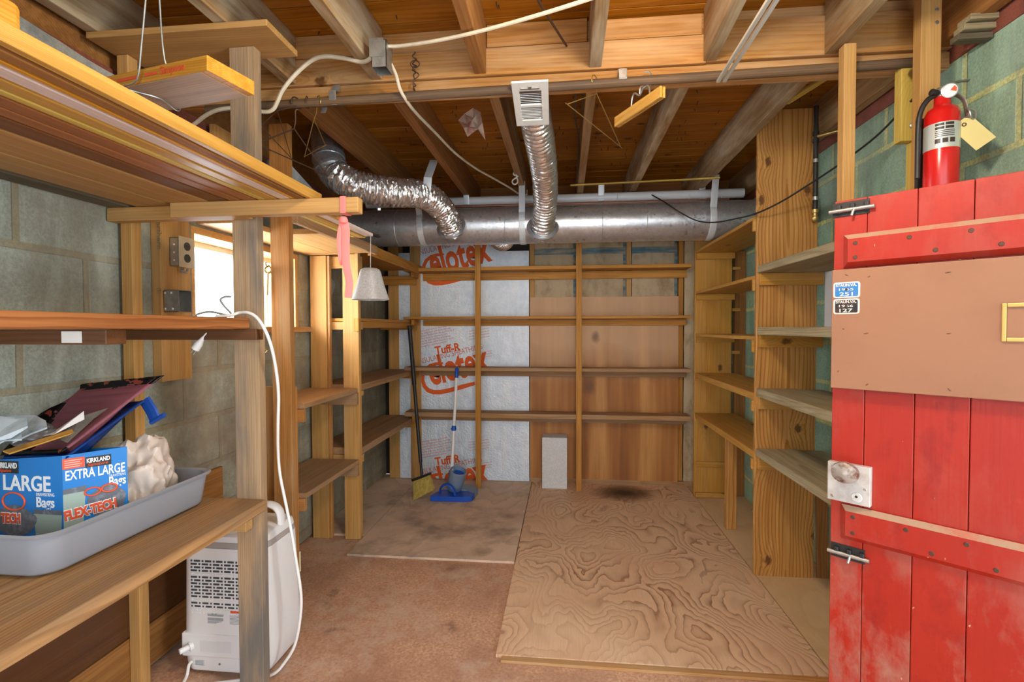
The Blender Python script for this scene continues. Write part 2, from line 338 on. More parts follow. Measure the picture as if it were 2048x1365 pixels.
# uneven mortar coat on the upper left wall, near the camera
bm = bmesh.new(); ny, nz = 60, 12; g = []
for i in range(ny+1):
    col = []
    for j in range(nz+1):
        yy = -0.2+i*(1.87/ny); top = 2.10+0.03*mnoise.noise(Vector((yy*3, 0, 0))); zz = 1.70+j*((top-1.70)/nz)
        d = 0.012+0.012*mnoise.noise(Vector((yy*5, zz*7, 2)))+(0.012 if j > nz*0.72+1.4*mnoise.noise(Vector((yy*4, 9, 0))) else 0.0)
        col.append(bm.verts.new((XL+d, yy, zz)))
    g.append(col)
for i in range(ny):
    for j in range(nz): bm.faces.new((g[i][j], g[i+1][j], g[i+1][j+1], g[i][j+1]))
link('mortar_coat', mesh(bm, True), M['stone'], wl)
wr = boxes('wall_right', [((XR, 0.97, 0.0), (XR+0.2, YB+0.2, 2.14)), ((XR, -1.2, 0.0), (XR+0.2, 0.12, 2.14)), ((XR, 0.12, 1.75), (XR+0.2, 0.97, 2.14))], M['wall_r'], kind='structure')
boxes('brick_course', [((XR-0.004, -1.2, 2.14), (XR+0.2, YB, 2.205))], M['brick'], wr)
boxes('sill_plate', [((XR+0.02, -1.2, 2.205), (XR+0.2, YB, 2.40))], M['joist_brown'], wr)
for zz in (0.36, 0.52, 0.66, 0.98, 1.27, 1.53, 1.66):                                  # furring strip with cleats behind the shelves
    pass
wb = boxes('wall_back', [((XL, YB+0.06, 0.0), (XR, YB+0.2, 2.40))], M['dark'], kind='structure')
board('rim_joist', XL, XR, YB-0.02, YB+0.06, ZJ-0.03, ZD, M['joist_brown'], wb)
for x in (-1.405, -1.22, -0.265, 0.11, 0.50, 0.90): board('wall_stud', x-0.045 if x < -1 else x-0.019, x+0.045 if x < -1 else x+0.019, YB-0.05 if x < -1 else YB-0.02, YB+0.06, 0.0, 2.14, M['post_c'] if x < 0.9 else M['pine'], wb)
boxes('bottom_plate', [((-0.28, YB-0.045, 0), (XR, YB+0.06, 0.035))], M['pine_d'], wb)

# window
M['white_p'] = plain('white_paint', (0.75, 0.74, 0.70), 0.5)
M['glass'] = NT('window_glass').m; _g = M['glass'].node_tree.nodes['Principled BSDF']; _g.inputs['Transmission Weight'].default_value = 1.0; _g.inputs['Roughness'].default_value = 0.0; _g.inputs['IOR'].default_value = 1.0; _g.inputs['Base Color'].default_value = (1, 1, 1, 1)
wn = boxes('window_1', [((XL-0.2, WY0, WZ0), (XL-0.01, WY0+0.03, WZ1)), ((XL-0.2, WY1-0.03, WZ0), (XL-0.01, WY1, WZ1)), ((XL-0.2, WY0+0.03, WZ1-0.03), (XL-0.01, WY1-0.03, WZ1))], M['post_c'], kind='structure')
board('window_sill', XL-0.2, XL+0.035, WY0-0.02, WY1+0.07, WZ0-0.03, WZ0, M['post_r'], wn)
boxes('window_sash', [((XL-0.19, WY0+0.03, WZ1-0.055), (XL-0.15, WY1-0.03, WZ1-0.03))], M['white_p'], wn)
boxes('window_pane', [((XL-0.182, WY0+0.03, WZ0), (XL-0.179, WY1-0.03, WZ1-0.055))], M['glass'], wn)

# floor: a chipboard base with plywood sheets laid on it
def ply_floor(name, light, mid, dark, K, tint, amt, knots=True):
    s = NT(name); o = s.obj(); r = s.rand()
    p = s.vmath('ADD', s.vmath('MULTIPLY', o, (2.3, 1.35, 1.0)), s.comb(s.math('MULTIPLY', r, 9.0), 3.1, 0.0))
    w = s.vmath('ADD', p, s.vmath('MULTIPLY', s.vmath('SUBTRACT', s.noise(p, 2.2, 3, 0.55, color=True), (0.5, 0.5, 0.5)), (0.35, 0.5, 0.0)))
    f = s.noise(w, 1.25, 1.0, 0.4)
    x, y, z = s.sep(o)
    f = s.math('ADD', f, s.math('MULTIPLY', x, 0.22))
    f = s.math('ADD', f, s.math('MULTIPLY', s.math('SUBTRACT', s.noise(s.vmath('MULTIPLY', o, (60, 9, 1)), 1.0, 3), 0.5), 0.013))
    fr = s.math('FRACT', s.math('MULTIPLY', f, K))
    ln = s.ramp(fr, [(0.0, 0.0), (0.40, 0.06), (0.80, 0.5), (0.90, 1.0), (0.97, 0.8), (1.0, 0.0)])
    reg = s.range(s.noise(s.vmath('ADD', o, (5, 2, 0)), 1.7, 3, 0.6), 0.38, 0.62, 0.25, 1.0)
    c = s.mix(s.math('MULTIPLY', s.math('MULTIPLY', ln, reg), amt), light, dark)
    fib = s.noise(s.vmath('MULTIPLY', o, (210, 7, 1)), 1.0, 3, 0.6)
    c = s.mix(s.range(fib, 0.4, 0.7, 0.0, 0.3), c, mid)
    bl = s.noise(o, 2.1, 5, 0.6)
    c = s.mix(s.range(bl, 0.45, 0.7, 0.0, 0.7), c, tint)
    if knots:
        k = s.vor(s.vmath('MULTIPLY', o, (1.0, 0.8, 0)), 1.7); c = s.mix(s.range(k, 0.018, 0.03, 0.8, 0.0), c, (0.62, 0.48, 0.33))
    return s, c, o
s, c, o = ply_floor('rotary_cut_plywood', (0.78, 0.55, 0.36), (0.54, 0.33, 0.19), (0.25, 0.10, 0.042), 24.0, (0.64, 0.385, 0.235), 1.0)
x, y, z = s.sep(o)                                                                    # the brown spill in front of the back wall
d = s.vmath('LENGTH', s.vmath('MULTIPLY', s.vmath('SUBTRACT', o, (0.44, 3.80, 0.0)), (1.0, 1.25, 0.0)))
d = s.math('ADD', d, s.math('MULTIPLY', s.math('SUBTRACT', s.noise(o, 6, 4, 0.6), 0.5), 0.16))
c = s.mix(s.range(d, 0.14, 0.27, 0.85, 0.0), c, (0.12, 0.062, 0.028))
c = s.mix(s.range(d, 0.04, 0.13, 0.85, 0.0), c, (0.035, 0.02, 0.012))
M['ply'] = s.out(c, 0.55, 0, s.noise(s.vmath('MULTIPLY', o, (150, 8, 1)), 1.0, 3), 0.2, 0.001, 0.35)
s, c, o = ply_floor('grey_worn_plywood', (0.74, 0.57, 0.43), (0.56, 0.41, 0.30), (0.38, 0.25, 0.17), 8.0, (0.53, 0.385, 0.29), 0.5)
c = s.mix(s.range(s.noise(s.vmath('ADD', o, (3, 3, 3)), 2.6, 4, 0.65), 0.5, 0.66, 0.0, 0.7), c, (0.24, 0.18, 0.145))
M['plyg'] = s.out(c, 0.7, 0, s.noise(s.vmath('MULTIPLY', o, (150, 8, 1)), 1.0, 3), 0.2, 0.001, 0.25)
s, c, o = ply_floor('yellowish_plywood', (0.70, 0.50, 0.29), (0.52, 0.33, 0.17), (0.40, 0.23, 0.11), 6.0, (0.60, 0.39, 0.21), 0.35)
M['plyy'] = s.out(c, 0.6, 0, None, 0.2, 0.001, 0.3)
s = NT('chipboard'); o = s.obj()
c = s.ramp(s.noise(o, 85, 4, 0.7), [(0.30, (0.40, 0.21, 0.13)), (0.5, (0.58, 0.345, 0.22)), (0.70, (0.72, 0.49, 0.34))])
c = s.mix(s.range(s.noise(o, 2.2, 5, 0.62), 0.40, 0.66, 0.0, 0.75), c, (0.36, 0.19, 0.125)); c = s.mix(s.range(s.noise(s.vmath('ADD', o, (2, 5, 1)), 3.4, 5, 0.7), 0.52, 0.68, 0.0, 0.75), c, (0.60, 0.47, 0.37)); c = s.mix(s.range(s.noise(s.vmath('ADD', o, (7, 1, 3)), 5.0, 5, 0.7), 0.60, 0.72, 0.0, 0.8), c, (0.20, 0.12, 0.085))
M['chip'] = s.out(c, 0.7, 0, s.noise(o, 90, 3), 0.25, 0.001, 0.25)
s = NT('floor_osb'); o = s.obj()
fl = boxes('floor', [((XL-0.1, -1.2, -0.06), (XR+0.1, YB+0.1, -0.014))], M['chip'], kind='structure')
def sheet(x0, x1, y0, y1, mat, z=0.0): return boxes('plywood_sheet', [((x0, y0, -0.013), (x1, y1, z))], mat, fl)
sheet(-0.262, 0.948, 1.855, 4.04, M['ply'])
sheet(-1.195, -0.268, 2.615, 4.04, M['plyg'], -0.0005)
sheet(XL, -1.200, 2.87, 4.04, M['plyg'], -0.001)
sheet(0.953, XR, 2.62, 4.04, M['plyy'], -0.001)
sheet(0.953, XR, 1.855, 2.615, M['plyy'], -0.002)
board('floor_strip', -0.24, 0.93, 1.825, 1.853, -0.0135, -0.002, M['post_r'], fl)

# ceiling: deck boards on joists, carried by a beam
bm = bmesh.new(); vals = []; random.seed(4); yy = -1.2; k = 0
while yy < YB:
    wdt = 0.132; vs = bm_box(bm, (XL-0.15, yy+0.002, ZD), (XR+0.15, yy+wdt-0.002, ZD+0.02), 0.003)
    yy += wdt
me = mesh(bm); vals = [round(((p.center.y+1.2)//0.132)*0.377 % 1.0, 3) for p in me.polygons]; set_rnd(me, vals)
ce = link('ceiling', me, M['deck']); ce['kind'] = 'structure'
boxes('roof_deck', [((XL-0.2, -1.2, ZD+0.021), (XR+0.2, YB+0.2, ZD+0.05))], M['dark'], ce)
JF = [(-1.135, 'joist_brown'), (-0.70, 'joist_brown'), (-0.29, 'joist'), (0.105, 'joist'), (0.468, 'joist_old'), (0.918, 'joist_old'), (1.272, 'joist')]
for x, m in JF: board('joist', x-0.021, x+0.021, 1.935, YB-0.02, ZJ, ZD, M[m], ce, 0.003)
JN = [(-1.50, -1.50, 'joist_old'), (-1.07, -1.06, 'joist_old'), (-0.725, -0.712, 'joist_old'), (-0.285, -0.314, 'joist_brown'), (0.10, 0.110, 'joist_old'), (0.475, 0.512, 'joist_old'), (0.885, 0.918, 'joist_old'), (1.272, 1.272, 'joist_brown')]
for xa, xb, m in JN:
    xs = xb+(xa-xb)*(1.87+1.15)/0.47
    xs = xb+(xs-xb)*0.35
    plank('joist', (xs, -1.15, (ZJ+ZD)/2), (xb, 1.868, (ZJ+ZD)/2), 0.044, ZD-ZJ, M[m], ce, (0, 0, 1), 0.003)
board('beam', XL-0.1, XR, 1.892, 1.932, 2.128, ZD, M['beam'], ce, 0.003)
board('beam_strip', -1.30, 0.50, 1.868, 1.892, 2.185, 2.285, M['beam'], ce, 0.003)
board('beam_strip', 0.50, XR, 1.868, 1.892, 2.190, 2.325, M['beam'], ce, 0.003)
board('beam_strip', XL-0.05, XR, 1.880, 1.892, 2.13, 2.183, M['beam'], ce, 0.003)
board('beam_blocking', -1.04, -0.74, 1.868, 1.890, 2.287, 2.372, M['beam'], ce); board('beam_blocking', -0.29, 0.08, 1.868, 1.890, 2.287, 2.37, M['beam'], ce)
board('beam_blocking', 0.13, 0.485, 1.868, 1.890, 2.287, 2.36, M['beam'], ce)

bm = bmesh.new(); random.seed(12)                                                     # nail points through the deck
for k in range(330):
    x, y = random.uniform(-1.1, 1.2), random.uniform(0.9, 4.0); l = random.uniform(0.012, 0.028)
    if any(abs(x-j[0]) < 0.03 for j in JF) or 1.85 < y < 1.95: continue
    dn = Vector((random.uniform(-0.5, 0.5), random.uniform(-0.5, 0.5), -1)).normalized(); p0 = Vector((x, y, ZD+0.001))
    sweep(bm, [p0, p0+dn*l*0.7, p0+dn*l], [0.0022, 0.0018, 0.0004], 5)
link('nail_points', mesh(bm), M['dark'], ce)
# ------------------------------------------------------------------ built-in shelves
# back wall shelves
t = thing('shelf_unit', (-0.13, 3.9, 0), 'long four-level pine shelf unit with thin front strips along the back wall', 'shelf unit')
for k, (z0, z1) in enumerate(((1.690, 1.716), (1.313, 1.333), (0.909, 0.935), (0.545, 0.580))):
    board('shelf', -1.262, 0.932, 3.825, YB-0.075 if k else 4.0, z0, z1, M['pine'] if k < 2 else M['pine_d'], t)
    board('back_cleat', -1.15 if k < 2 else -1.17, 0.93, YB-0.072, YB-0.053, z0-(0.062 if k == 0 else 0.052), z0-0.004, M['pine'] if k < 2 else M['pine_d'], t)
    board('end_cleat', -1.206, -1.184, 3.84, YB-0.075, z0-0.045, z0-0.002, M['pine'], t)
board('front_strip', -0.690, -0.647, 3.806, 3.825, 0.001, 1.90, M['pine'], t)
board('front_strip', 0.084, 0.126, 3.806, 3.825, 0.001, 1.90, M['pine'], t)
# right shelves: yellow pine bay at the back
XP = 0.941
t = thing('shelf_unit', (1.08, 3.2, 0), 'five-level yellow pine shelf bay against the green wall in the back corner', 'shelf unit')
board('side_panel', XP, 1.200, 3.770, 3.790, 0.001, 1.985, M['pine_yd'], t)
for k, z in enumerate((1.800, 1.503, 1.197, 0.912, 0.618)):
    o = board('shelf', XP+0.004, 1.225, 2.612, 3.769, z-0.018-(0.018 if k > 2 else 0), z, M['pine_yd'], t); o.rotation_euler.rotate_axis('Y', 0.0)
    board('cleat', XP+0.008, 1.215, 3.748, 3.769, z-0.020-0.042, z-0.019, M['pine_yd'], t); board('cleat', XP-0.008, 1.215, 2.612, 2.632, z-0.080-(0.01 if k > 2 else 0), z-0.019-(0.018 if k > 2 else 0), M['pine_yd'], t)
board('cleat', XP+0.012, 1.165, 3.752, 3.769, 0.225, 0.262, M['pine_yd'], t); board('cleat', XP+0.008, 1.165, 3.745, 3.769, 0.002, 0.035, M['pine_yd'], t)
board('support_leg', 0.985, 1.045, 3.165, 3.205, 0.001, 0.582, M['pine_y'], t)
# grey weathered bay nearer the door; the tall front panel carries both
def notch(bm): pass
t = thing('shelf_unit', (1.08, 2.3, 0), 'shelf bay of weathered grey boards on a tall knotty yellow panel', 'shelf unit')
board('side_panel', XP, 1.224, 2.590, 2.611, -0.012, 2.305, M['pine_y'], t)
for z, th, tl in ((1.545, 0.036, 0), (1.243, 0.038, 1), (0.940, 0.040, 0), (0.640, 0.038, 0)):
    board('shelf', XP+0.002, 1.140, 1.834, 2.588, z-th, z, M['grey'], t, 0.004); board('shelf', 1.143, 1.255, 1.80, 2.588, z-th, z-0.004, M['grey'], t, 0.004)
    board('cleat', XP+0.010, 1.245, 2.566, 2.589, z-th-0.062, z-th-0.001, M['pine_yd'], t)
# furring behind the right bays, on the wall
t = thing('wall_stud', (1.28, 3.72, 0), 'dark upright stud on the green wall behind the yellow shelf panel', 'stud')
board('stud', 1.232, XR-0.001, 3.80, 3.84, 0.001, 1.80, M['joist_brown'], t)
for z in (1.36, 1.05, 0.78, 1.66): board('block', 1.205, 1.262, 3.778, 3.80, z, z+0.022, M['pine_yd'], t)
t = thing('leaning_board', (1.28, 2.57, 0), 'dark plywood offcut standing behind the tall yellow panel', 'board')
plank('panel', (1.270, 2.60, -0.010), (1.256, 2.60, 0.62), 0.055, 0.012, M['joist_brown'], t, (0, -1, 0))

# left side, far bay: studs with shelves running to the back corner
t = thing('shelf_unit', (-1.35, 3.4, 0), 'dusty stud-framed shelf unit on the left wall running into the back corner', 'shelf unit')
board('post', -1.300, -1.204, 2.822, 2.858, -0.012, 1.70, M['post_c'], t); board('post', -1.500, -1.400, 2.822, 2.858, -0.012, 1.672, M['post_c'], t)
board('stud_side', -1.399, -1.384, 2.830, 2.858, -0.012, 1.672, M['post_r'], t)
board('crossbar', -1.519, -1.235, 2.784, 2.821, 1.674, 1.716, M['post_c'], t)
for z0, z1 in ((1.60, 1.671), (1.235, 1.282), (0.84, 0.868), (0.440, 0.484)):
    board('crossbar', -1.500, -1.206, 2.859, 2.892, z0, z1, M['post_c'], t)
    board('end_cleat', -1.500, -1.200, 3.948, 3.972, z0-0.005, z1-0.003, M['pine'], t)
board('shelf', -1.505, -1.140, 2.82, 4.0, 1.718, 1.738, M['pine'], t); board('shelf_rail', -1.160, -1.139, 2.86, 3.83, 1.672, 1.717, M['pine'], t)
board('shelf', -1.505, -1.222, 2.86, 3.99, 1.284, 1.304, M['pine'], t); board('shelf_rail', -1.242, -1.221, 2.86, 3.945, 1.245, 1.283, M['pine'], t)
board('shelf', -1.505, -1.212, 2.86, 3.99, 0.870, 0.908, M['pine_d'], t); board('shelf', -1.505, -1.212, 2.86, 3.99, 0.487, 0.527, M['pine_d'], t)
board('face_cleat', -1.220, -1.190, 2.790, 2.821, 1.225, 1.30, M['pine'], t)
# left side, window bay
t = thing('shelf_unit', (-1.36, 2.45, 0), 'low two-tier bench shelves below the window with a tall reddish post', 'shelf unit')
board('post', -1.329, -1.240, 2.150, 2.188, -0.012, 2.165, M['post_r'], t)
board('side_panel', -1.505, -1.242, 2.190, 2.208, -0.012, 0.972, M['post_r'], t)
board('shelf', -1.505, -1.212, 2.209, 2.905 - 0.09, 0.866, 0.892, M['pine_d'], t); board('shelf', -1.505, -1.205, 2.209, 2.815, 0.446, 0.470, M['pine_d'], t)
for z in (0.858, 0.438):
    board('end_cleat', -1.495, -1.206, 2.790, 2.820, z-0.062, z+0.006, M['pine_d'], t); board('end_cleat', -1.495, -1.214, 2.209, 2.232, z-0.055, z+0.006, M['post_r'], t)
t = thing('window_shelf', (-1.3, 2.45, 1.70), 'wide pale pine shelf board just above the window', 'shelf')
board('shelf', -1.515, -1.331, 1.93, 2.783, 1.676, 1.700, M['plank'], t); board('shelf', -1.330, -1.100, 2.19, 2.783, 1.676, 1.700, M['plank'], t); board('shelf_rail', -1.099, -1.075, 1.93, 2.80, 1.668, 1.715, M['pine_d'], t)

# left side, near bay: bench, middle shelf, upper arms
t = thing('workbench', (-1.25, 0.9, 0), 'rough plank workbench shelving with grey-stained corner post', 'workbench')
board('post', -1.098, -1.011, 1.560, 1.597, -0.012, 2.166, M['post'], t)
board('post', -1.504, -1.463, 1.560, 1.600, -0.012, 2.166, M['post_c'], t)
board('bench_top', -1.300, -0.990, -0.35, 1.558, 0.634, 0.672, M['bench'], t, 0.004); board('bench_top', -1.504, -1.303, -0.35, 1.556, 0.634, 0.672, M['bench'], t, 0.004)
board('bench_cleat', -1.50, -1.04, 1.520, 1.558, 0.575, 0.633, M['post_c'], t)
board('middle_shelf', -1.300, -1.020, -0.35, 1.530, 1.241, 1.276, M['fir'], t, 0.004); board('middle_shelf', -1.504, -1.303, -0.35, 1.530, 1.241, 1.274, M['fir'], t, 0.004)
board('shelf_cleat', -1.500, -0.992, 1.520, 1.558, 1.205, 1.240, M['brownt'], t)
board('arm', -1.255, -0.630, 1.482, 1.519, 1.598, 1.645, M['post_c'], t, 0.003); board('arm', -1.515, -1.02, 1.520, 1.558, 1.600, 1.645, M['post_c'], t, 0.003)
o = board('offcut_cleat', -1.49, -1.055, 1.05, 1.105, 1.205, 1.240, M['brownt'], t)
boxes('label', [((-1.165, 1.046, 1.209), (-1.115, 1.049, 1.236))], M['white_p'], t)
# planks nailed along the foot of the left wall, and the overhead board on the posts
t = thing('wall_planking', (-1.5, 1.2, 0.3), 'brown horizontal planks nailed to the left wall under the workbench', 'planking')
for k in range(4): board('plank', -1.519, -1.5055, -0.35, 2.05, 0.012+k*0.157, 0.012+k*0.157+0.152, M['joist_brown'] if k != 1 else M['brownt'], t)
o = tag(board('overhead_board', -1.515, -0.905, 1.462, 1.640, 2.167, 2.187, M['plank']), 'tan board lying on top of the posts just under the joists', 'board')
# upright plank with the electric boxes beside the window
pa, pb = U(322, 600, x=-1.482), U(382, 600, x=-1.482)
t = tag(board('upright_plank', XL+0.001, -1.482, pa.y, pb.y, 1.045, 2.055, M['post_c']), 'short upright plank holding two metal electric boxes beside the window', 'plank')
UPY = (pa.y+pb.y)/2
# things on the back wall between the studs

tag(board('wall_board', -1.508, -1.482, 2.005, 2.15, 1.74, 2.115, M['post_c']), 'pale board with a knot on the wall above the window, behind the corner post', 'board')
t = thing('metal_sheet', (-1.36, 2.45, 2.0), 'bent grey metal sheet tucked beside the flexible duct elbow', 'metal sheet')
M['galv0'] = plain('dull_metal', (0.30, 0.34, 0.38), 0.45, 0.5, 0.5, 0, (0.55, 0.58, 0.60), 0.8, 9)
prism('sheet', [(0, 0.02), (0.10, 0.05), (0.42, -0.10), (0.40, -0.17), (0.0, -0.05)], 0.012, face_mat((-1.425, 2.28, 2.035), (0.35, 0.75, -0.12), None, (0.8, -0.5, -0.1)), M['galv0'], t)
# ------------------------------------------------------------------ back wall coverings
s = NT('foil_facing'); o = s.obj()
w = s.noise(s.vmath('MULTIPLY', o, (9, 1, 1.2)), 1.0, 3, 0.6)
c = s.mix(s.range(s.noise(o, 14, 4, 0.7), 0.35, 0.7, 0, 0.6), (0.80, 0.89, 0.99), (0.55, 0.66, 0.78)); c = s.mix(s.range(w, 0.5, 0.75, 0, 0.5), c, (0.90, 0.91, 0.90))
M['foil'] = s.out(c, s.range(s.noise(o, 8, 3), 0.3, 0.7, 0.32, 0.52), 0.42, s.math('ADD', s.math('MULTIPLY', s.noise(o, 55, 4, 0.7), 0.8), w), 0.8, 0.010, 0.5)
M['print'] = plain('orange_print', (0.78, 0.13, 0.02), 0.6, 0, 0.3); M['print_r'] = plain('red_print', (0.62, 0.20, 0.17), 0.6, 0, 0.3)
YF = YB-0.052                                                     # front face of the foil
t = thing('insulation_sheet', (-0.73, YF, 0), 'silver foil-faced insulation sheet with large orange lettering', 'insulation sheet')
boxes('sheet', [((-1.1745, YF, 0.004), (-0.287, YF+0.025, 1.86)), ((-1.1745, YF, 1.86), (-0.53, YF+0.025, 2.0))], M['foil'], t)
YT = YF-0.0006
def onfoil(px, py, ang): # frame of a line of print that starts at a pixel and rises by ang degrees
    p = U(px, py, y=YT); a = math.radians(ang); return face_mat(p, (math.cos(a), 0, math.sin(a)), None, (0, -1, 0))
def logo(dx, dy, keep=None):
    """one repeat of the big orange word with its swoosh"""
    bm = bmesh.new(); p0 = U(843+dx, 752+dy, y=YT)
    me = text_mesh('elotex', 0.320, 0.030, 0.0004, 0.0, 0.510); me.transform(onfoil(863+dx, 770+dy, 14)); bm.from_mesh(me); bpy.data.meshes.remove(me)
    # the ring of the capital that wraps the word, and the tail under it
    def band(pts, wd):
        n = len(pts); A = []
        for i, (x, y) in enumerate(pts):
            a = pts[max(i-1, 0)]; b = pts[min(i+1, n-1)]; d = Vector((b[0]-a[0], b[1]-a[1])).normalized(); q = Vector((-d.y, d.x)); ww = wd[i] if hasattr(wd, '__len__') else wd
            A.append((U(x+dx+q.x*ww, y+dy+q.y*ww, y=YT), U(x+dx-q.x*ww, y+dy-q.y*ww, y=YT)))
        V = [(bm.verts.new(a), bm.verts.new(b)) for a, b in A]
        for (a, b), (c_, d_) in zip(V, V[1:]): bm.faces.new((a, c_, d_, b))
    band([(886, 727), (872, 728), (860, 732), (851, 739), (846, 749), (845, 761), (849, 773), (856, 781), (867, 785), (880, 785), (900, 781), (925, 774), (950, 767)], [2, 3, 3.5, 3.5, 3.5, 3.5, 4, 4.5, 4.5, 4.5, 4.5, 4.5, 3.5])
    # keep only what lies on the sheet (x) and where asked (z)
    zl, zh = keep or (0.006, 1.99)
    geom = bm.verts[:]+bm.edges[:]+bm.faces[:]
    for co, no in (((-1.174, 0, 0), (-1, 0, 0)), ((0, 0, zl), (0, 0, -1)), ((0, 0, zh), (0, 0, 1))):
        bmesh.ops.bisect_plane(bm, geom=bm.verts[:]+bm.edges[:]+bm.faces[:], plane_co=co, plane_no=no, clear_outer=True)
    me = bpy.data.meshes.new('m'); bm.to_mesh(me); bm.free(); return link('lettering', me, M['print'], t)
logo(0, 0); logo(2, -218); logo(0, 222)
def smallprint(name, items, mat):
    bm = bmesh.new()
    for s_, size, m, kw in items:
        me = text_mesh(s_, size, **kw); me.transform(m); bm.from_mesh(me); bpy.data.meshes.remove(me)
    for co, no in (((-1.174, 0, 0), (-1, 0, 0)), ((0, 0, 0.006), (0, 0, -1)), ((0, 0, 1.99), (0, 0, 1))):
        bmesh.ops.bisect_plane(bm, geom=bm.verts[:]+bm.edges[:]+bm.faces[:], plane_co=co, plane_no=no, clear_outer=True)
    me = bpy.data.meshes.new('m'); bm.to_mesh(me); bm.free(); return link(name, me, mat, t)
for dy in (0, 222): smallprint('lettering', [('Tuff-R', 0.088, onfoil(871, 709+dy, 9), dict(bold=0.035, width=0.215))], M['print'])
L = []
for dy in (0, 222, -218):
    L.append(('INSULATING SHEATHING', 0.062, onfoil(838, 729+dy, 13.5), dict(width=0.545)))
random.seed(2)
FINE = ('Protective facer. Install this side as shown', 'Keep away from open flame and heat', 'Exposed foam must be covered by a', 'thermal barrier as required by code', 'Store flat and keep dry at all times')
for dy in (0, 222):
    for k in range(7): L.append((FINE[k % 5], 0.022, onfoil(838, 665+k*5.2+dy, 11), dict(width=0.24+0.03*(k % 3))))
    for k in range(4): L.append((FINE[(k+2) % 5], 0.016, onfoil(938, 664+k*5.5+dy, 9), dict(width=0.17)))
    for k in range(3): L.append((FINE[k], 0.018, onfoil(955, 707+k*5+dy, 8), dict(width=0.12)))
smallprint('fine_print', L, M['print_r'])
# narrow foil strips between the corner studs
t = thing('insulation_strip', (-1.315, YF, 0), 'narrow silver insulation strip between the two corner studs', 'insulation strip')
boxes('strip', [((-1.359, YF, 0.004), (-1.266, YF+0.02, 1.86))], M['foil'], t)
# plywood panel
s = NT('wall_plywood'); o = s.obj(); x, y, z = s.sep(o)
v = s.noise(s.vmath('MULTIPLY', o, (5.5, 1, 0.35)), 1.0, 3, 0.6); fib = s.noise(s.vmath('MULTIPLY', o, (150, 1, 5)), 1.0, 3, 0.6)
c = s.ramp(v, [(0.32, (0.19, 0.066, 0.013)), (0.48, (0.38, 0.15, 0.032)), (0.64, (0.60, 0.30, 0.09))])
c = s.mix(s.range(fib, 0.4, 0.7, 0, 0.35), c, (0.29, 0.14, 0.06))
c = s.mix(s.range(s.math('ADD', z, s.math('MULTIPLY', s.math('SUBTRACT', s.noise(o, 2.0, 3), 0.5), 0.5)), 0.80, 1.10, 0.0, 0.65), c, (0.64, 0.43, 0.26))
for kx, kz, r in ((0.19, 0.785, 0.07), (0.24, 1.17, 0.04)):
    d = s.vmath('LENGTH', s.vmath('MULTIPLY', s.vmath('SUBTRACT', o, (kx, YB-0.04, kz)), (1.0, 0.0, 0.7))); d = s.math('ADD', d, s.math('MULTIPLY', s.math('SUBTRACT', s.noise(o, 25, 3), 0.5), 0.03))
    c = s.mix(s.range(d, 0.3*r, r, 0.75, 0.0), c, (0.13, 0.055, 0.025))
M['wply'] = s.out(c, 0.55, 0, fib, 0.12, 0.001, 0.35)
t = thing('plywood_panel', (0.3, YF, 0), 'brown plywood panel with a knot leaning in the studs beside the silver sheet', 'panel')
boxes('panel', [((-0.280, YF, 0.036), (0.876, YF+0.012, 1.487))], M['wply'], t)
# kraft-faced insulation in the upper stud bays and a sliver at the right
s = NT('kraft_paper'); o = s.obj(); n = s.noise(s.vmath('MULTIPLY', o, (1, 1, 0.6)), 9, 5, 0.65); x, y, z = s.sep(o)
c = s.ramp(n, [(0.32, (0.58, 0.42, 0.24)), (0.5, (0.84, 0.68, 0.44)), (0.7, (0.92, 0.77, 0.54))])
at = s.n('ShaderNodeAttribute', attribute_name='rnd').outputs['Fac']
c = s.mix(s.math('MULTIPLY', at, s.range(s.noise(s.vmath('MULTIPLY', o, (6, 1, 30)), 1.0, 3), 0.35, 0.6, 0.2, 0.9)), c, (0.10, 0.30, 0.42))
M['kraft'] = s.out(c, 0.75, 0, n, 0.6, 0.012, 0.25)
def kraft(x0, x1, z0, z1, label, blue=True, seed=0):
    nx, nz = 14, 26; bm = bmesh.new(); g = []
    for i in range(nx+1):
        col = []
        for j in range(nz+1):
            u, v = i/nx, j/nz; xx = x0+(x1-x0)*u; zz = z0+(z1-z0)*v
            yy = YB-0.034+0.05*(1-4*(u-0.5)**2)*-0.25+0.014*mnoise.noise(Vector((xx*9, seed, zz*6)))+0.007*mnoise.noise(Vector((xx*28, seed, zz*17)))
            col.append(bm.verts.new((xx, min(yy, YB+0.03), zz)))
        g.append(col)
    for i in range(nx):
        for j in range(nz): bm.faces.new((g[i][j], g[i][j+1], g[i+1][j+1], g[i+1][j]))
    ex = bmesh.ops.solidify(bm, geom=bm.faces[:], thickness=-0.02)
    me = mesh(bm, True); me.update()
    vals = []
    for p in me.polygons:
        u = (p.center.x-x0)/(x1-x0); v = (p.center.z-z0)/(z1-z0)
        vals.append(1.0 if blue and (u > 0.92 or abs(v-0.62) < 0.03) else 0.0)
    set_rnd(me, vals)
    return tag(link('insulation_batt', me, M['kraft']), label, 'insulation', 'kraft-paper insulation batts in the stud bays')
kraft(-0.243, 0.088, 1.45, 2.10, 'tan paper-faced insulation batt beside the foil sheet, above the plywood', True, 1)
kraft(0.133, 0.478, 1.45, 2.10, 'tan paper-faced insulation batt right of the second thin shelf strip', True, 2)
kraft(0.522, 0.870, 1.45, 2.10, 'tan paper-faced insulation batt above the plywood nearest the red-printed stud', True, 3)
kraft(0.922, 1.035, 0.036, 2.0, 'tall narrow strip of paper-faced insulation between red-printed stud and yellow shelf panel', False, 4)
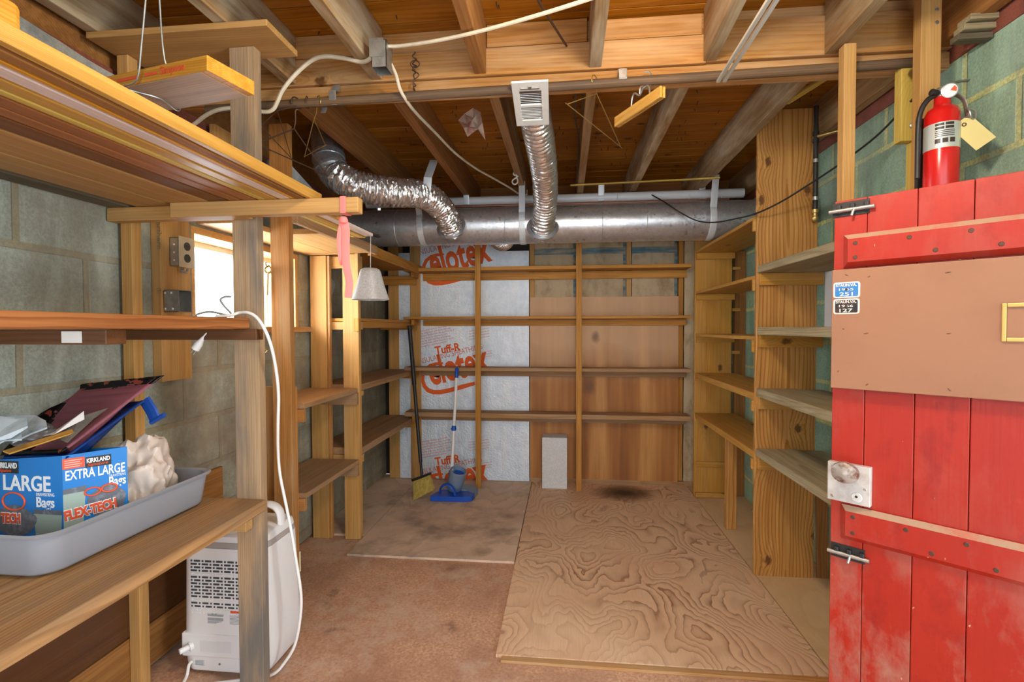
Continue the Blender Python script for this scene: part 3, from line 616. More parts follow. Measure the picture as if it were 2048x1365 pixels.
texts('stud_print', [(('- ---- --' if k % 2 else '-- --- ---'), 0.018, face_mat((0.905, YB-0.0206, 0.2+k*0.36), (0, 0, 1), None, (0, -1, 0)), dict(width=0.26)) for k in range(5)], M['print'], None)
bpy.data.objects['stud_print'].parent = wb
# ------------------------------------------------------------------ ducts, pipes and things hung from the ceiling
s = NT('galvanised_steel'); o = s.obj(); v = s.vor(o, 70, 'F1', 'Color'); n = s.noise(o, 6, 4, 0.6)
c = s.mix(s.math('MULTIPLY', s.sep(v)[0], 0.5), (0.72, 0.75, 0.79), (0.45, 0.49, 0.54)); c = s.mix(s.range(n, 0.45, 0.7, 0, 0.35), c, (0.38, 0.40, 0.43))
M['galv'] = s.out(c, s.math('ADD', 0.27, s.math('MULTIPLY', s.sep(v)[1], 0.16)), 0.78, s.noise(o, 16, 3), 0.15, 0.004, 0.5)
s = NT('crinkled_foil'); o = s.obj()
M['flex'] = s.out(s.mix(s.noise(o, 40, 3), (0.95, 0.95, 0.96), (0.75, 0.75, 0.76)), 0.2, 0.9, s.noise(o, 120, 3, 0.6), 0.4, 0.004, 0.5)
M['tape'] = plain('foil_strap', (0.68, 0.74, 0.78), 0.42, 0.25, 0.5)
M['pvc'] = plain('white_pipe', (0.80, 0.83, 0.86), 0.35, 0, 0.5)
M['copper'] = plain('copper_line', (0.62, 0.34, 0.25), 0.35, 0.8)
M['cable'] = plain('cream_cable', (0.72, 0.65, 0.50), 0.5, 0, 0.4, 0, (0.52, 0.44, 0.32), 0.5, 8)
M['black'] = plain('black_rubber', (0.018, 0.018, 0.018), 0.45, 0, 0.5)
M['steel'] = plain('zinc_steel', (0.50, 0.51, 0.49), 0.4, 0.85, 0.5, 0, (0.28, 0.27, 0.25), 0.5, 30)
M['rust'] = plain('rusty_wire', (0.11, 0.06, 0.04), 0.6, 0.6)
M['brassw'] = plain('gold_wire', (0.52, 0.36, 0.13), 0.35, 0.8)
M['white_m'] = plain('white_enamel', (0.78, 0.79, 0.76), 0.4, 0.0, 0.5, 0, (0.62, 0.60, 0.54), 0.35, 20)
M['mask'] = plain('grey_track', (0.66, 0.68, 0.62), 0.4, 0.3)

DY, DZ, DR = 3.45, 1.950, 0.127
t = thing('metal_duct', (0, DY, DZ), 'large round galvanised metal duct crossing the back of the room', 'duct')
bm = bmesh.new(); seams = [-1.16, -0.81, -0.40, 0.245, 0.53, 0.82]
prof = [(DR, 0.0), (DR, 2.79)]; lathe_bm(bm, prof, zto((-1.50, DY, DZ), (1, 0, 0)), 48)
link('duct_body', mesh(bm, True), M['galv'], t)
for q in seams: tube('duct_seam', [(q, DY+DR*math.cos(w), DZ+DR*math.sin(w)) for w in [2*math.pi*k/48 for k in range(48)]], 0.0024, M['galv'], t, 6, closed=True)
def strap(x, ztop, lean=0.0):
    p = [(x+lean, DY-0.02, ztop), (x, DY-DR-0.002, DZ+0.06)] if False else [(x+lean, DY-0.11, ztop)]
    for a in range(150, 401, 10):
        r = math.radians(a); p.append((x-lean*0.6*max(0, (a-150)/250), DY+(DR+0.0035)*math.cos(r), DZ+(DR+0.0035)*math.sin(r)))
    p.append((x-lean, DY+0.10, ztop))
    tube('hanger_strap', p, 0.01, M['tape'], t, 8, False, flat=(0.021, 0.0012, (1, 0, 0)))
for x, ln in ((-0.985, -0.03), (-0.285, 0.0), (0.945, 0.015)): strap(x, ZJ+0.03, ln)
# flexible ducts
def flex(bm, ctrl, r0, r1, pitch=0.032, crinkle=0.004, n=36, seed=0):
    P = spline(ctrl, 14); L = [0]
    for a, b in zip(P, P[1:]): L.append(L[-1]+(b-a).length)
    N = int(L[-1]/pitch*8); pts = []; j = 0
    for i in range(N+1):
        d = L[-1]*i/N
        while j < len(P)-2 and L[j+1] < d: j += 1
        f = (d-L[j])/max(1e-6, L[j+1]-L[j]); pts.append(P[j].lerp(P[j+1], f))
    rad = [(r0+(r1-r0)*i/N)*(1.03-0.15*abs(math.cos(math.pi*i/8))**5) for i in range(N+1)]
    k0 = len(bm.verts); sweep(bm, pts, rad, n, cap=False); bm.verts.ensure_lookup_table()
    for v in bm.verts[k0:]:
        q = v.co*75+Vector((seed, 0, 0)); v.co += Vector((mnoise.noise(q), mnoise.noise(q+Vector((9, 3, 1))), mnoise.noise(q+Vector((2, 7, 5)))))*crinkle
t = thing('flexible_duct', (-0.12, 2.7, 2.05), 'silver foil flexible duct running straight back from the white vent grille', 'flexible duct')
bm = bmesh.new(); flex(bm, [(-0.137, 1.93, 2.21), (-0.130, 2.09, 2.158), (-0.118, 2.35, 2.115), (-0.112, 2.60, 2.092), (-0.112, 2.85, 2.065), (-0.122, 3.10, 1.995), (-0.140, 3.255, 1.915), (-0.150, 3.335, 1.878)], 0.066, 0.073, seed=3)
link('foil_hose', mesh(bm, True), M['flex'], t)
lathe('collar', [(0.076, -0.045), (0.076, 0.01), (0.105, 0.016), (0.105, 0.020), (0.078, 0.021)], zto((-0.147, 3.312, 1.893), (0.05, -0.75, 0.45)), M['galv'], t, 32, False)
t = thing('flexible_duct', (-0.9, 2.7, 2.0), 'silver foil flexible duct curving from the metal elbow by the left wall', 'flexible duct')
bm = bmesh.new(); flex(bm, [U(668, 345, y=2.62), U(690, 362, y=2.60), U(730, 377, y=2.64), U(790, 385, y=2.74), U(845, 390, y=2.90), U(878, 412, y=3.07), U(896, 440, y=3.22), U(905, 462, y=3.33)], 0.080, 0.076, 0.024, 0.009, 40, 8)
link('foil_hose', mesh(bm, True), M['flex'], t)
e0 = [U(652, 262, y=2.72), U(655, 300, y=2.66), U(658, 322, y=2.62), U(668, 345, y=2.62), U(682, 358, y=2.60)]
bm = bmesh.new(); sweep(bm, spline(e0, 3), 0.083, 28, cap=False); link('elbow', mesh(bm, False), M['galv'], t)
for a, b in ((U(657, 312, y=2.63), U(658, 322, y=2.62)), (U(660, 330, y=2.615), U(662, 336, y=2.615))): tube('band', [a, b], 0.087, M['galv'], t, 28)
lathe('collar', [(0.076, -0.03), (0.078, 0.012), (0.10, 0.018), (0.10, 0.022), (0.08, 0.022)], zto(U(904, 458, y=3.322), (-0.1, -0.8, 0.45)), M['galv'], t, 32, False)
p = U(862, 385, y=2.93)
sp = [p+Vector((0.02, 0, 0.19)), p+Vector((0.008, -0.095, 0.06))]+[p+Vector((-0.012*k, math.cos(math.radians(180+k*22))*0.088, math.sin(math.radians(180+k*22))*0.086)) for k in range(9)]
tube('hanger_strap', sp, 0.01, M['tape'], t, 8, False, flat=(0.024, 0.0012, (1, 0.1, 0)))
t = tag(thing('flexible_duct', (-0.46, 3.80, 1.84), 'short end of foil hose poking out under the metal duct above the silver sheet', 'flexible duct'))
bm = bmesh.new(); flex(bm, [(-0.52, 3.66, 1.99), (-0.50, 3.72, 1.90), (-0.46, 3.79, 1.895), (-0.43, 3.86, 1.96)], 0.062, 0.062, 0.012, 0.004, 26, 5); link('foil_hose', mesh(bm, True), M['flex'], t)
# vent register
t = thing('vent_grille', (-0.137, 1.93, 2.09), 'white rectangular vent grille hanging below the beam at the end of a foil hose', 'vent grille')
a0, a1, b0, b1 = Vector((-0.193, 1.79, 2.112)), Vector((-0.065, 1.79, 2.112)), Vector((-0.198, 2.055, 2.066)), Vector((-0.062, 2.055, 2.066))
yv = (b0-a0).normalized(); nv = Vector((1, 0, 0)).cross(yv).normalized(); ctr = (a0+b1)/2; gm = Matrix(((1, 0, 0), yv, nv)).transposed().to_4x4(); gm.translation = ctr+nv*0.004
bm = bmesh.new(); W, L2 = 0.066, (b0-a0).length/2
for lo, hi in (((-W, -L2, -0.004), (-0.040, L2, 0.004)), ((0.040, -L2, -0.004), (W, L2, 0.004)), ((-0.040, -L2, -0.004), (0.040, -0.085, 0.004)), ((-0.040, 0.098, -0.004), (0.040, L2, 0.004)), ((-0.040, -0.002, -0.004), (0.040, 0.012, 0.004))):
    bm_box(bm, lo, hi, 0.001, gm)
link('frame', mesh(bm), M['white_m'], t)
bm = bmesh.new()
for k in range(18):
    yk = -0.080+k*0.0098
    if -0.008 < yk < 0.014: continue
    bm_box(bm, (-0.041, -0.0045, -0.0008), (0.041, 0.0045, 0.0008), 0, gm @ Matrix.Translation((0, yk, 0.003)) @ Matrix.Rotation(math.radians(34 if yk < 0 else 62), 4, 'X'))
link('louvre', mesh(bm), M['white_m'], t)
bm = bmesh.new(); bm_box(bm, (-0.043, -0.09, 0.011), (0.043, 0.10, 0.013), 0, gm); link('backing', mesh(bm), M['dark'], t)
bm = bmesh.new(); bm_box(bm, (-0.034, -0.106, -0.008), (0.034, -0.098, -0.004), 0.001, gm); bm_box(bm, (-0.006, -0.116, -0.009), (0.006, -0.098, -0.004), 0.001, gm); link('damper_lever', mesh(bm), M['steel'], t)
# white pipe with ties, copper line beneath
t = thing('white_pipe', (0, 3.57, 2.15), 'long white plastic pipe lying along the top of the metal duct', 'pipe')
tube('pipe', [(-1.45, 3.57, 2.157), (-0.6, 3.57, 2.155), (0.3, 3.565, 2.154), (1.2, 3.55, 2.152)], 0.031, M['pvc'], t, 16, True, per=6)
tube('cover_strip', [(-1.0, 3.545, 2.118), (0.2, 3.54, 2.110), (1.1, 3.53, 2.108)], 0.008, M['copper'], t, 8, True, per=6)
for x in (0.36, 0.61, 0.84, 1.05): tube('cable_tie', [(x+0.002*math.sin(q), 3.562+0.036*math.cos(q), 2.138+0.044*math.sin(q)) for q in [2*math.pi*k/16 for k in range(16)]], 0.0022, M['pvc'], t, 5, closed=True)
for x in (-0.70, -0.30+0.55): tube('pipe_strap', [(x, 3.52, ZJ+0.05), (x, 3.535, 2.17), (x, 3.545, 2.128), (x, 3.57, 2.122)], 0.01, M['tape'], t, 8, False, flat=(0.020, 0.0012, (1, 0, 0)))
# hanging rod under the beam
RZ = lambda x: 2.1085+0.0187*(x+1.06)/1.0
t = thing('hanging_rod', (0, 1.862, 2.11), 'grey-brown wooden hanging rod strapped under the front of the beam', 'rod')
o = tube('rod', [(x, 0, 0) for x in (-1.30, 0.0, 1.30)], 0.0165, wood('old_rod', (0.22, 0.145, 0.09), (0.12, 0.078, 0.05), 0.006, 0, (0.06, 0.05, 0.045), 0.9), t, 14); o.matrix_basis = axes_mat(Vector((-1.40, 1.850, 2.103)), Vector((1.20, 1.850, 2.136)), Vector((0, 0, 1)))
for x in (-0.875, 0.205): tube('strap', [(x, 1.866, 2.178), (x, 1.864, 2.15), (x, 1.832, RZ(x)+0.03), (x, 1.832, RZ(x)), (x, 1.845, RZ(x)-0.018)], 0.01, M['steel'], t, 8, False, flat=(0.014, 0.0012, (1, 0, 0)))
tube('strap_tail', [U(651, 208, y=1.87), U(649, 218, y=1.86), U(646, 226, y=1.85)], 0.01, M['steel'], t, 6, False, flat=(0.011, 0.001, (1, 0, 0)))
# junction box and cables
jb = U(763, 118, y=1.70); jb.z -= 0.0
t = thing('junction_box', jb, 'open metal junction box on the side of a joist with cream cables leaving it', 'junction box')
boxes('box', [((jb.x-0.022, jb.y-0.036, jb.z-0.045), (jb.x+0.030, jb.y-0.034, jb.z+0.045)), ((jb.x-0.022, jb.y+0.022, jb.z-0.045), (jb.x+0.030, jb.y+0.024, jb.z+0.045)), ((jb.x-0.022, jb.y-0.036, jb.z+0.043), (jb.x+0.030, jb.y+0.024, jb.z+0.045)), ((jb.x-0.022, jb.y-0.036, jb.z-0.045), (jb.x-0.020, jb.y+0.024, jb.z+0.045)), ((jb.x+0.028, jb.y-0.036, jb.z-0.045), (jb.x+0.030, jb.y+0.024, jb.z+0.045))], M['steel'], t)
boxes('cover_plate', [((jb.x-0.028, jb.y-0.040, jb.z-0.012), (jb.x+0.022, jb.y-0.037, jb.z+0.050))], M['steel'], t)
def cable(label, px, r, mat, name='cable', cat='cable', per=6, n=8):
    P = [U(a, b, y=y) for a, b, y in px]; return tag(tube(name, P, r, mat, None, n, True, per=per), label, cat)
cable('cream cable drooping from the junction box to the left past the corner post', [(366, 264, 1.78), (392, 246, 1.78), (415, 229, 1.77), (445, 218, 1.76), (490, 217, 1.75), (528, 224, 1.75), (546, 219, 1.75), (555, 203, 1.75), (566, 180, 1.75), (590, 150, 1.75), (622, 122, 1.75), (650, 113, 1.74), (690, 117, 1.73), (722, 124, 1.72), (740, 118, 1.70), (747, 104, 1.69), (752, 96, 1.69)], 0.0072, M['cable'])
cable('cream cable rising from the junction box across the joists to the top', [(758, 98, 1.70), (772, 93, 1.69), (800, 92, 1.68), (870, 82, 1.63), (950, 65, 1.58), (1050, 38, 1.51), (1170, 1, 1.42), (1300, -45, 1.33)], 0.0058, M['cable'])
cable('cream cable sagging under the far joists from junction box to duct', [(782, 128, 1.72), (792, 150, 1.76), (800, 178, 1.80), (812, 200, 1.85), (832, 226, 1.98), (870, 265, 2.28), (910, 306, 2.62), (950, 336, 2.95), (985, 356, 3.18), (1020, 376, 3.36), (1036, 387, 3.46)], 0.0062, M['cable'])
cable('thin black cable looping in front of the duct to the fire extinguisher post', [(1300, 388, 3.56), (1330, 405, 3.36), (1360, 425, 3.28), (1395, 442, 3.18), (1430, 445, 3.05), (1470, 438, 2.85), (1510, 428, 2.56), (1560, 405, 2.46), (1620, 368, 2.35), (1680, 328, 2.20), (1750, 275, 2.05), (1800, 225, 1.92), (1834, 190, 1.81)], 0.0042, M['black'])
cable('thin dark wire running along the ceiling boards between near joists', [(1068, -12, 1.45), (1100, 40, 1.62), (1133, 92, 1.855)], 0.004, M['rust'], 'wire', 'wire')
cable('dark cord hanging beside the thin joist above the duct strap', [(1152, 176, 2.03), (1150, 230, 2.30), (1158, 290, 2.75), (1155, 345, 3.15), (1150, 372, 3.38)], 0.004, M['rust'], 'cord', 'cord')
# twisted wire on the beam face
P = [U(829+(4.5 if k < 9 else 2.2)*math.sin(k*2.3+0.6*math.sin(k)), 103+k*4.8, y=1.845) + Vector((0, 0.006*math.cos(k*2.3), 0)) for k in range(20)]
t = tag(tube('twisted_wire', P, 0.0026, M['rust'], None, 6, True, per=3), 'knotted black wire hanging on the beam right of the junction box', 'wire')
tube('loop', [U(830+9*math.cos(q), 128+7*math.sin(q), y=1.838) for q in [2*math.pi*k/12 for k in range(12)]], 0.002, M['rust'], t, 5, closed=True)
tube('tail', [U(824, 140, y=1.84), U(838, 150, y=1.83), U(826, 165, y=1.84), U(834, 192, y=1.84)], 0.002, M['rust'], t, 5, per=4)
# wire hangers
def hanger(hook, a, b, label, mat, group='wire hangers on the rod', r=0.0017):
    """hook over the rod, bar from a to b"""
    a, b, hook = Vector(a), Vector(b), Vector(hook); u = (b-a).normalized(); mid = (a+b)/2
    nk = Vector((mid.x, mid.y, mid.z+0.125)); hp = Vector((hook.x, hook.y, hook.z))
    t = thing('wire_hanger', hp, label, 'hanger', group)
    tube('bar', [nk, a+(mid-a)*0.05, a, a+(b-a)*0.03, b-(b-a)*0.03, b, b+(mid-b)*0.05, nk], r, mat, t, 6, True)
    hk = [nk, nk+(hp-nk)*0.35+Vector((0.003, 0, 0)), nk+(hp-nk)*0.75]+[hp+Vector((u.x, u.y, 0))*0.024*math.cos(q)+Vector((0, 0, 0.024*math.sin(q))) for q in [math.radians(w) for w in (-30, 10, 50, 90, 130, 170, 200)]]
    tube('hook', hk, r*1.1, mat, t, 6, True, per=3); return t
hanger((-1.03, 1.850, RZ(-1.03)-0.002), U(508, 286, y=1.70), U(657, 352, y=2.06), 'dark wire hanger at the left end of the rod, near the elbow', M['rust'], r=0.0026)
hanger((-0.985, 1.850, RZ(-0.985)-0.002), U(520, 250, y=1.62), U(584, 318, y=2.03), 'thin rusty wire hanger beside the dark one at the rod end', M['rust'])
hanger((-0.94, 1.850, RZ(-0.94)-0.002), U(608, 314, y=1.98), U(652, 290, y=1.80), 'small pale twisted wire hanger hooked left of the strap', M['brassw'])
hanger((0.107, 1.850, RZ(0.1)-0.002), U(1131, 206, y=1.70), U(1244, 296, y=2.10), 'thin gold wire hanger near the white vent grille', M['brassw'])
hk = Vector((0.285, 1.850, RZ(0.285)-0.002)); a, b = U(1236, 246, y=1.905), U(1329, 184, y=1.665)
t = thing('clamp_hanger', hk, 'wooden trouser clamp hanger with wire hook hanging from the rod', 'hanger')
u = (b-a).normalized()
plank('clamp_bar', a, b, 0.036, 0.009, M['oak'], t, u.cross(Vector((0, 0, 1)))); off = Vector((u.y, -u.x, 0))*0.012
plank('clamp_bar', a+off, b+off, 0.036, 0.009, M['oak'], t, u.cross(Vector((0, 0, 1))))
mid = (a+b)/2
tube('spring_wire', [mid-u*0.05+Vector((0, 0, 0.016)), mid-u*0.045+Vector((0, 0, 0.05)), mid-u*0.03+Vector((0, 0, 0.065)), mid+Vector((0, 0, 0.045)), mid+u*0.02+Vector((0, 0, 0.06)), mid+u*0.05+Vector((0, 0, 0.055)), mid+u*0.06+Vector((0, 0, 0.016))], 0.003, M['steel'], t, 6, True, per=4)
tube('hook', [mid+Vector((0, 0, 0.05)), mid+Vector((0.005, 0, 0.075)), Vector((hk.x+0.015, hk.y, hk.z-0.03)), Vector((hk.x+0.024, hk.y, hk.z)), Vector((hk.x+0.014, hk.y, hk.z+0.022)), Vector((hk.x-0.004, hk.y, hk.z+0.024))], 0.0026, M['steel'], t, 6, True, per=4)
# ceiling odds and ends
t = thing('sliding_track', (0.53, 1.4, 2.08), 'pair of pale metal curtain tracks hanging below the joists and beam', 'track')
for dx in (-0.010, 0.010): board('rail', 0.527+dx-0.006, 0.527+dx+0.006, 0.55, 1.785, 2.072, 2.082, M['mask'], t)
tag(plank('lath', U(1141, 371, y=3.34), U(1440, 356, y=3.20), 0.020, 0.008, M['yellow']), 'thin pale wooden lath lying across the joists above the duct', 'lath')
tag(plank('lath', U(1572, 206, z=2.24), U(1679, 138, z=2.24), 0.03, 0.012, M['yellow']), 'yellow lath bridging two joists above the tall shelf panel', 'lath')
q = U(1030, 345, y=3.10)
tag(tube('s_hook', [q+Vector((x*0.0031, 0, z*0.0031)) for x, z in ((-1, 1), (-3, -3), (0, -6), (3, -4), (3, -10), (5, -14), (5, -20), (0, -24), (-5, -21), (-5, -16), (0, -12), (4, -10), (6, -7))], 0.0045, M['white_m'], None, 7, True, per=3), 'white S-shaped hook under a joist left of the foil hose', 'hook')
bm = bmesh.new(); q = U(945, 246, y=2.42)
ring = [U(a, b, y=y) for a, b, y in ((916, 241, 2.46), (928, 228, 2.42), (946, 216, 2.40), (961, 224, 2.44), (965, 246, 2.40), (971, 281, 2.46), (956, 258, 2.38), (935, 274, 2.44), (927, 256, 2.39))]
mid = [(q+(p-q)*0.45)+Vector((0, -0.025 if k % 2 else 0.02, 0)) for k, p in enumerate(ring)]
c0_ = bm.verts.new(q+Vector((0, -0.015, 0.005))); R_ = [bm.verts.new(p) for p in ring]; M_ = [bm.verts.new(p) for p in mid]; n = len(ring)
for k in range(n):
    l = (k+1) % n; bm.faces.new((c0_, M_[k], M_[l])); bm.faces.new((M_[k], R_[k], R_[l], M_[l]))
bmesh.ops.solidify(bm, geom=bm.faces[:], thickness=0.0012)
M['scrap'] = plain('torn_label_paper', (0.88, 0.76, 0.66), 0.7, 0, 0.3, 0, (0.72, 0.30, 0.27), 0.8, 14)
tag(link('paper_scrap', mesh(bm, False), M['scrap']), 'crumpled pinkish paper scrap stuck to the ceiling boards', 'paper')
# ------------------------------------------------------------------ left side: stored timber, boxes, bench things
def trim(label, x0, y0, x1, y1, w, th, mat, name='stored_trim', z=1.6455, group=None):
    """length of stored timber lying on the arms, from (x0,y0) to (x1,y1)"""
    o = plank(name, (x0, y0, z+th/2), (x1, y1, z+th/2), w, th, mat, None, (0, 0, 1), 0.0015); return tag(o, label, 'timber', group)
Y0 = -0.35
M['brownt2'] = wood('dark_brown_trim_board', (0.25, 0.12, 0.06), (0.13, 0.055, 0.026), 0.005, 0.0, None, 0, 0.5, 0.4, 0.2, 0.3)
trim('golden oak trim board along the front edge of the stored timber', -0.797, Y0, -0.790, 1.555, 0.016, 0.030, M['oak'])
trim('grey-brown strip behind the oak trim board', -0.836, Y0, -0.818, 1.75, 0.026, 0.016, M['joist_brown'])
trim('narrow bright orange strip in the stored timber', -0.865, Y0, -0.839, 1.80, 0.010, 0.016, M['lam'])
trim('pale pinkish strip of stored trim, its tip past the arm above the bell', -0.905, Y0, -0.855, 2.13, 0.034, 0.013, wood('pale_trim', (0.78, 0.66, 0.60), (0.66, 0.50, 0.43), 0.005, 0, None, 0, 0.4, 0.3, 0.1, 0.15))
trim('yellow-brown strip of stored trim ending under the black metal strip', -0.946, Y0, -0.900, 2.16, 0.032, 0.016, M['oak'])
tag(tube('metal_strip', [(-0.905, 1.60, 1.668), (-0.866, 2.26, 1.668)], 0.01, M['black'], None, 8, False, flat=(0.018, 0.006, (1, 0, 0))), 'black metal strip sticking out past the stored trim', 'metal strip')
trim('pale yellow strip reaching past the arm towards the bell', -0.985, Y0, -0.930, 2.14, 0.020, 0.012, M['yellow'])
trim('reddish trim board in the middle of the stored timber', -1.020, Y0, -0.985, 1.555, 0.040, 0.016, M['mahog'])
trim('second reddish trim with a dark gap on each side', -1.064, Y0, -1.032, 1.555, 0.036, 0.014, M['mahog'])
trim('dark brown rough trim board beside the wide planks', -1.124, Y0, -1.090, 1.555, 0.060, 0.018, M['brownt2'])
trim('wide tan plank on the upper arms, nearer the room', -1.236, Y0, -1.196, 1.555, 0.138, 0.019, M['plank'])
trim('wide tan plank on the upper arms, nearer the wall', -1.376, Y0, -1.342, 1.555, 0.128, 0.019, M['plank'])
trim('dark weathered board on the upper arms against the block wall', -1.480, Y0, -1.474, 1.555, 0.070, 0.024, M['grey_d'])
# hung orange-edged plank and wire
A, B = U(464, 152, y=1.17), U(176, 208, y=1.30)
t = thing('hanging_plank', (A+B)/2, 'orange-edged plank with red lettering slung in a wire loop', 'plank')
d = (A-B).normalized(); sd = Vector((d.y, -d.x, 0)).normalized()
if sd.y > 0: sd = -sd
plank('plank', B, A, 0.135, 0.036, M['lam'], t, d.cross(sd) if d.cross(sd).z > 0 else sd.cross(d))
upv = d.cross(sd); upv = upv if upv.z > 0 else -upv
face = (A+B)/2+sd*0.0682
bm = bmesh.new(); bm_box(bm, (-0.21, -0.0665, -0.0195), (0.25, 0.0665, -0.0183)); o = link('plank_face', mesh(bm), M['lampale'], t); o.matrix_basis = Matrix(((d.x, sd.x, upv.x, 0), (d.y, sd.y, upv.y, 0), (d.z, sd.z, upv.z, 0), (0, 0, 0, 1))); o.matrix_basis.translation = (A+B)/2
M['redink'] = plain('red_ink', (0.78, 0.10, 0.03), 0.6)
def lp(s): return face+d*s
texts('lettering', [('Simpson', 0.026, face_mat(lp(0.115)-upv*0.006, d, None, sd), dict(width=0.085, bold=0.02)), ('Karwyle', 0.026, face_mat(lp(-0.135)-upv*0.006, d, None, sd), dict(width=0.085, bold=0.02))], M['redink'], t)
for s0, s1 in ((-0.19, -0.145), (-0.04, 0.035), (0.06, 0.105)): bm = bmesh.new(); bm_box(bm, (s0, -0.0035, 0), (s1, 0.0035, 0.0005), 0, face_mat(face, d, None, sd)); link('ink_line', mesh(bm), M['redink'], t)
c0 = (A+B)/2+d*(-0.01)
tag(tube('wire_sling', [U(294, -30, y=1.12), U(283, 90, y=1.14), U(274, 160, y=1.15)]+[c0+sd*0.072-upv*0.022, c0-upv*0.0225+d*0.03, c0-sd*0.072-upv*0.022, c0-sd*0.0725+upv*0.022]+[U(329, 118, y=1.30), U(317, -30, y=1.22)], 0.0022, M['steel'], None, 6, True, per=4), 'twisted grey wire sling carrying the orange-edged plank', 'wire')
t = thing('hanging_plank', (-0.9, 0.4, 1.73), 'thick pale timber end hanging in the upper corner above the stored trim', 'plank')
board('plank', -0.906, -0.855, -0.35, 0.72, 1.700, 1.754, M['lam'], t, 0.010)
tube('wire', [(-0.880, 0.30, 2.19), (-0.852, 0.30, 1.76), (-0.852, 0.30, 1.697), (-0.909, 0.30, 1.697), (-0.909, 0.30, 1.76), (-0.883, 0.30, 2.19)], 0.002, M['steel'], t, 6)
# ribbon and bell
M['pink'] = plain('pink_ribbon', (0.93, 0.22, 0.20), 0.6, 0, 0.3)
t = thing('ribbon', (-0.68, 1.50, 1.6), 'pink plastic ribbon tied round the end of the upper arm', 'ribbon')
ax = U(686, 428, y=1.48).x
tube('band', [(ax, 1.4795, 1.5965), (ax, 1.4795, 1.6468), (ax, 1.5215, 1.6468), (ax, 1.5215, 1.5965)], 0.01, M['pink'], t, 8, False, True, flat=(0.0095, 0.0008, (1, 0, 0)))
def tail(px, w): tube('tail', [U(a, b, y=1.472) + Vector((0, 0.006*math.sin(i*1.7), 0)) for i, (a, b) in enumerate(px)], 0.01, M['pink'], t, 8, True, per=5, flat=(w, 0.0012, (1, 0.25, 0)))
tail([(686, 440), (680, 455), (679, 480), (683, 515), (684, 530)], 0.0075); tail([(687, 440), (690, 458), (692, 490), (694, 530), (698, 565), (695, 596)], 0.0115)
lathe('knot', [(0.001, -0.012), (0.012, -0.008), (0.014, 0.0), (0.010, 0.010), (0.001, 0.012)], zto(U(687, 441, y=1.474), (0, 0, 1)), M['pink'], t, 12)
M['bellg'] = plain('grey_cast_metal', (0.50, 0.485, 0.47), 0.65, 0.25, 0.4, 0.35, (0.40, 0.36, 0.34), 0.5, 14)
bt, bb = U(741, 537, y=2.10), U(741, 600, y=2.10)
t = thing('bell', bt, 'plain grey bell-shaped cover hanging by a string from the stored trim', 'bell')
hh = bt.z-bb.z
bm = bmesh.new(); prof = [(0.0, hh), (0.028, hh), (0.040, hh-0.006), (0.046, hh-0.020), (0.058, hh*0.5), (0.078, 0.006), (0.080, 0.0), (0.074, 0.0), (0.052, hh*0.5), (0.038, hh-0.025), (0.0, hh-0.012)]
n = 48; rings = []
for r, z in prof: rings.append([bm.verts.new((bb.x+r*(1+0.035*math.cos(6*2*math.pi*k/n))*math.cos(2*math.pi*k/n), bb.y+r*(1+0.035*math.cos(6*2*math.pi*k/n))*math.sin(2*math.pi*k/n), bb.z+z)) for k in range(n)])
for P, Q in zip(rings, rings[1:]):
    for k in range(n): bm.faces.new((P[k], P[(k+1) % n], Q[(k+1) % n], Q[k]))
bmesh.ops.remove_doubles(bm, verts=bm.verts[:], dist=1e-5); link('shell', mesh(bm, True), M['bellg'], t)
tube('string', [(bt.x, bt.y, bt.z-0.002), (bt.x+0.001, bt.y, 1.57), (bt.x+0.002, bt.y+0.001, 1.646)], 0.0016, M['steel'], t, 6)
# outlet boxes on the upright plank
def ebox(x0, x1, y0, y1, z0, z1, label, face=True):
    t = thing('outlet_box', ((x0+x1)/2, y0, (z0+z1)/2), label, 'electric box')
    w = 0.0016
    boxes('box', [((x0, y0, z0), (x1, y0+w, z1)), ((x0, y1-w, z0), (x1, y1, z1)), ((x0, y0, z0), (x1, y1, z0+w)), ((x0, y0, z1-w), (x1, y1, z1)), ((x0, y0, z0), (x0+w, y1, z1))], M['steel'], t); return t
a = U(358, 478, x=-1.435); b = U(388, 540, x=-1.435)
z0, z1, y0, y1 = 1.475, 1.590, a.y, b.y
t = ebox(-1.481, -1.437, y0+0.008, y1-0.006, z0+0.004, z1-0.004, 'metal outlet box with tan cover plate and two dark sockets', True)
M['ivory'] = plain('ivory_plate', (0.62, 0.53, 0.36), 0.4); M['socket'] = plain('dark_socket', (0.05, 0.055, 0.06), 0.4)
boxes('cover_plate', [((-1.4365, y0, z0), (-1.4330, y1, z1))], M['ivory'], t)
for zz in (z0+0.035, z1-0.035):
    lathe('socket', [(0.0, 0), (0.016, 0), (0.016, 0.002), (0.0, 0.002)], zto((-1.4332, (y0+y1)/2, zz), (1, 0, 0)), M['socket'], t, 20)
for zz in (z0+0.025, z0+0.055, z0+0.085): lathe('rivet', [(0, 0), (0.004, 0), (0.003, 0.0015), (0, 0.0015)], zto((-1.463, y0+0.0082, zz), (0, -1, 0)), M['white_m'], t, 10)
tube('connector', [(-1.455, y0+0.04, z0-0.006), (-1.452, y0+0.03, z0-0.014), (-1.448, y0+0.05, z0-0.016), (-1.45, y0+0.06, z0-0.004)], 0.006, M['steel'], t, 8, True, per=4)
a = U(346, 575, x=-1.435); b = U(392, 612, x=-1.435)
t = ebox(-1.481, -1.420, U(376, 600, x=-1.42).y-0.045, U(376, 600, x=-1.42).y+0.018, 1.305, 1.386, 'empty open metal switch box below the outlet', False)
yy = U(376, 600, x=-1.42).y-0.045
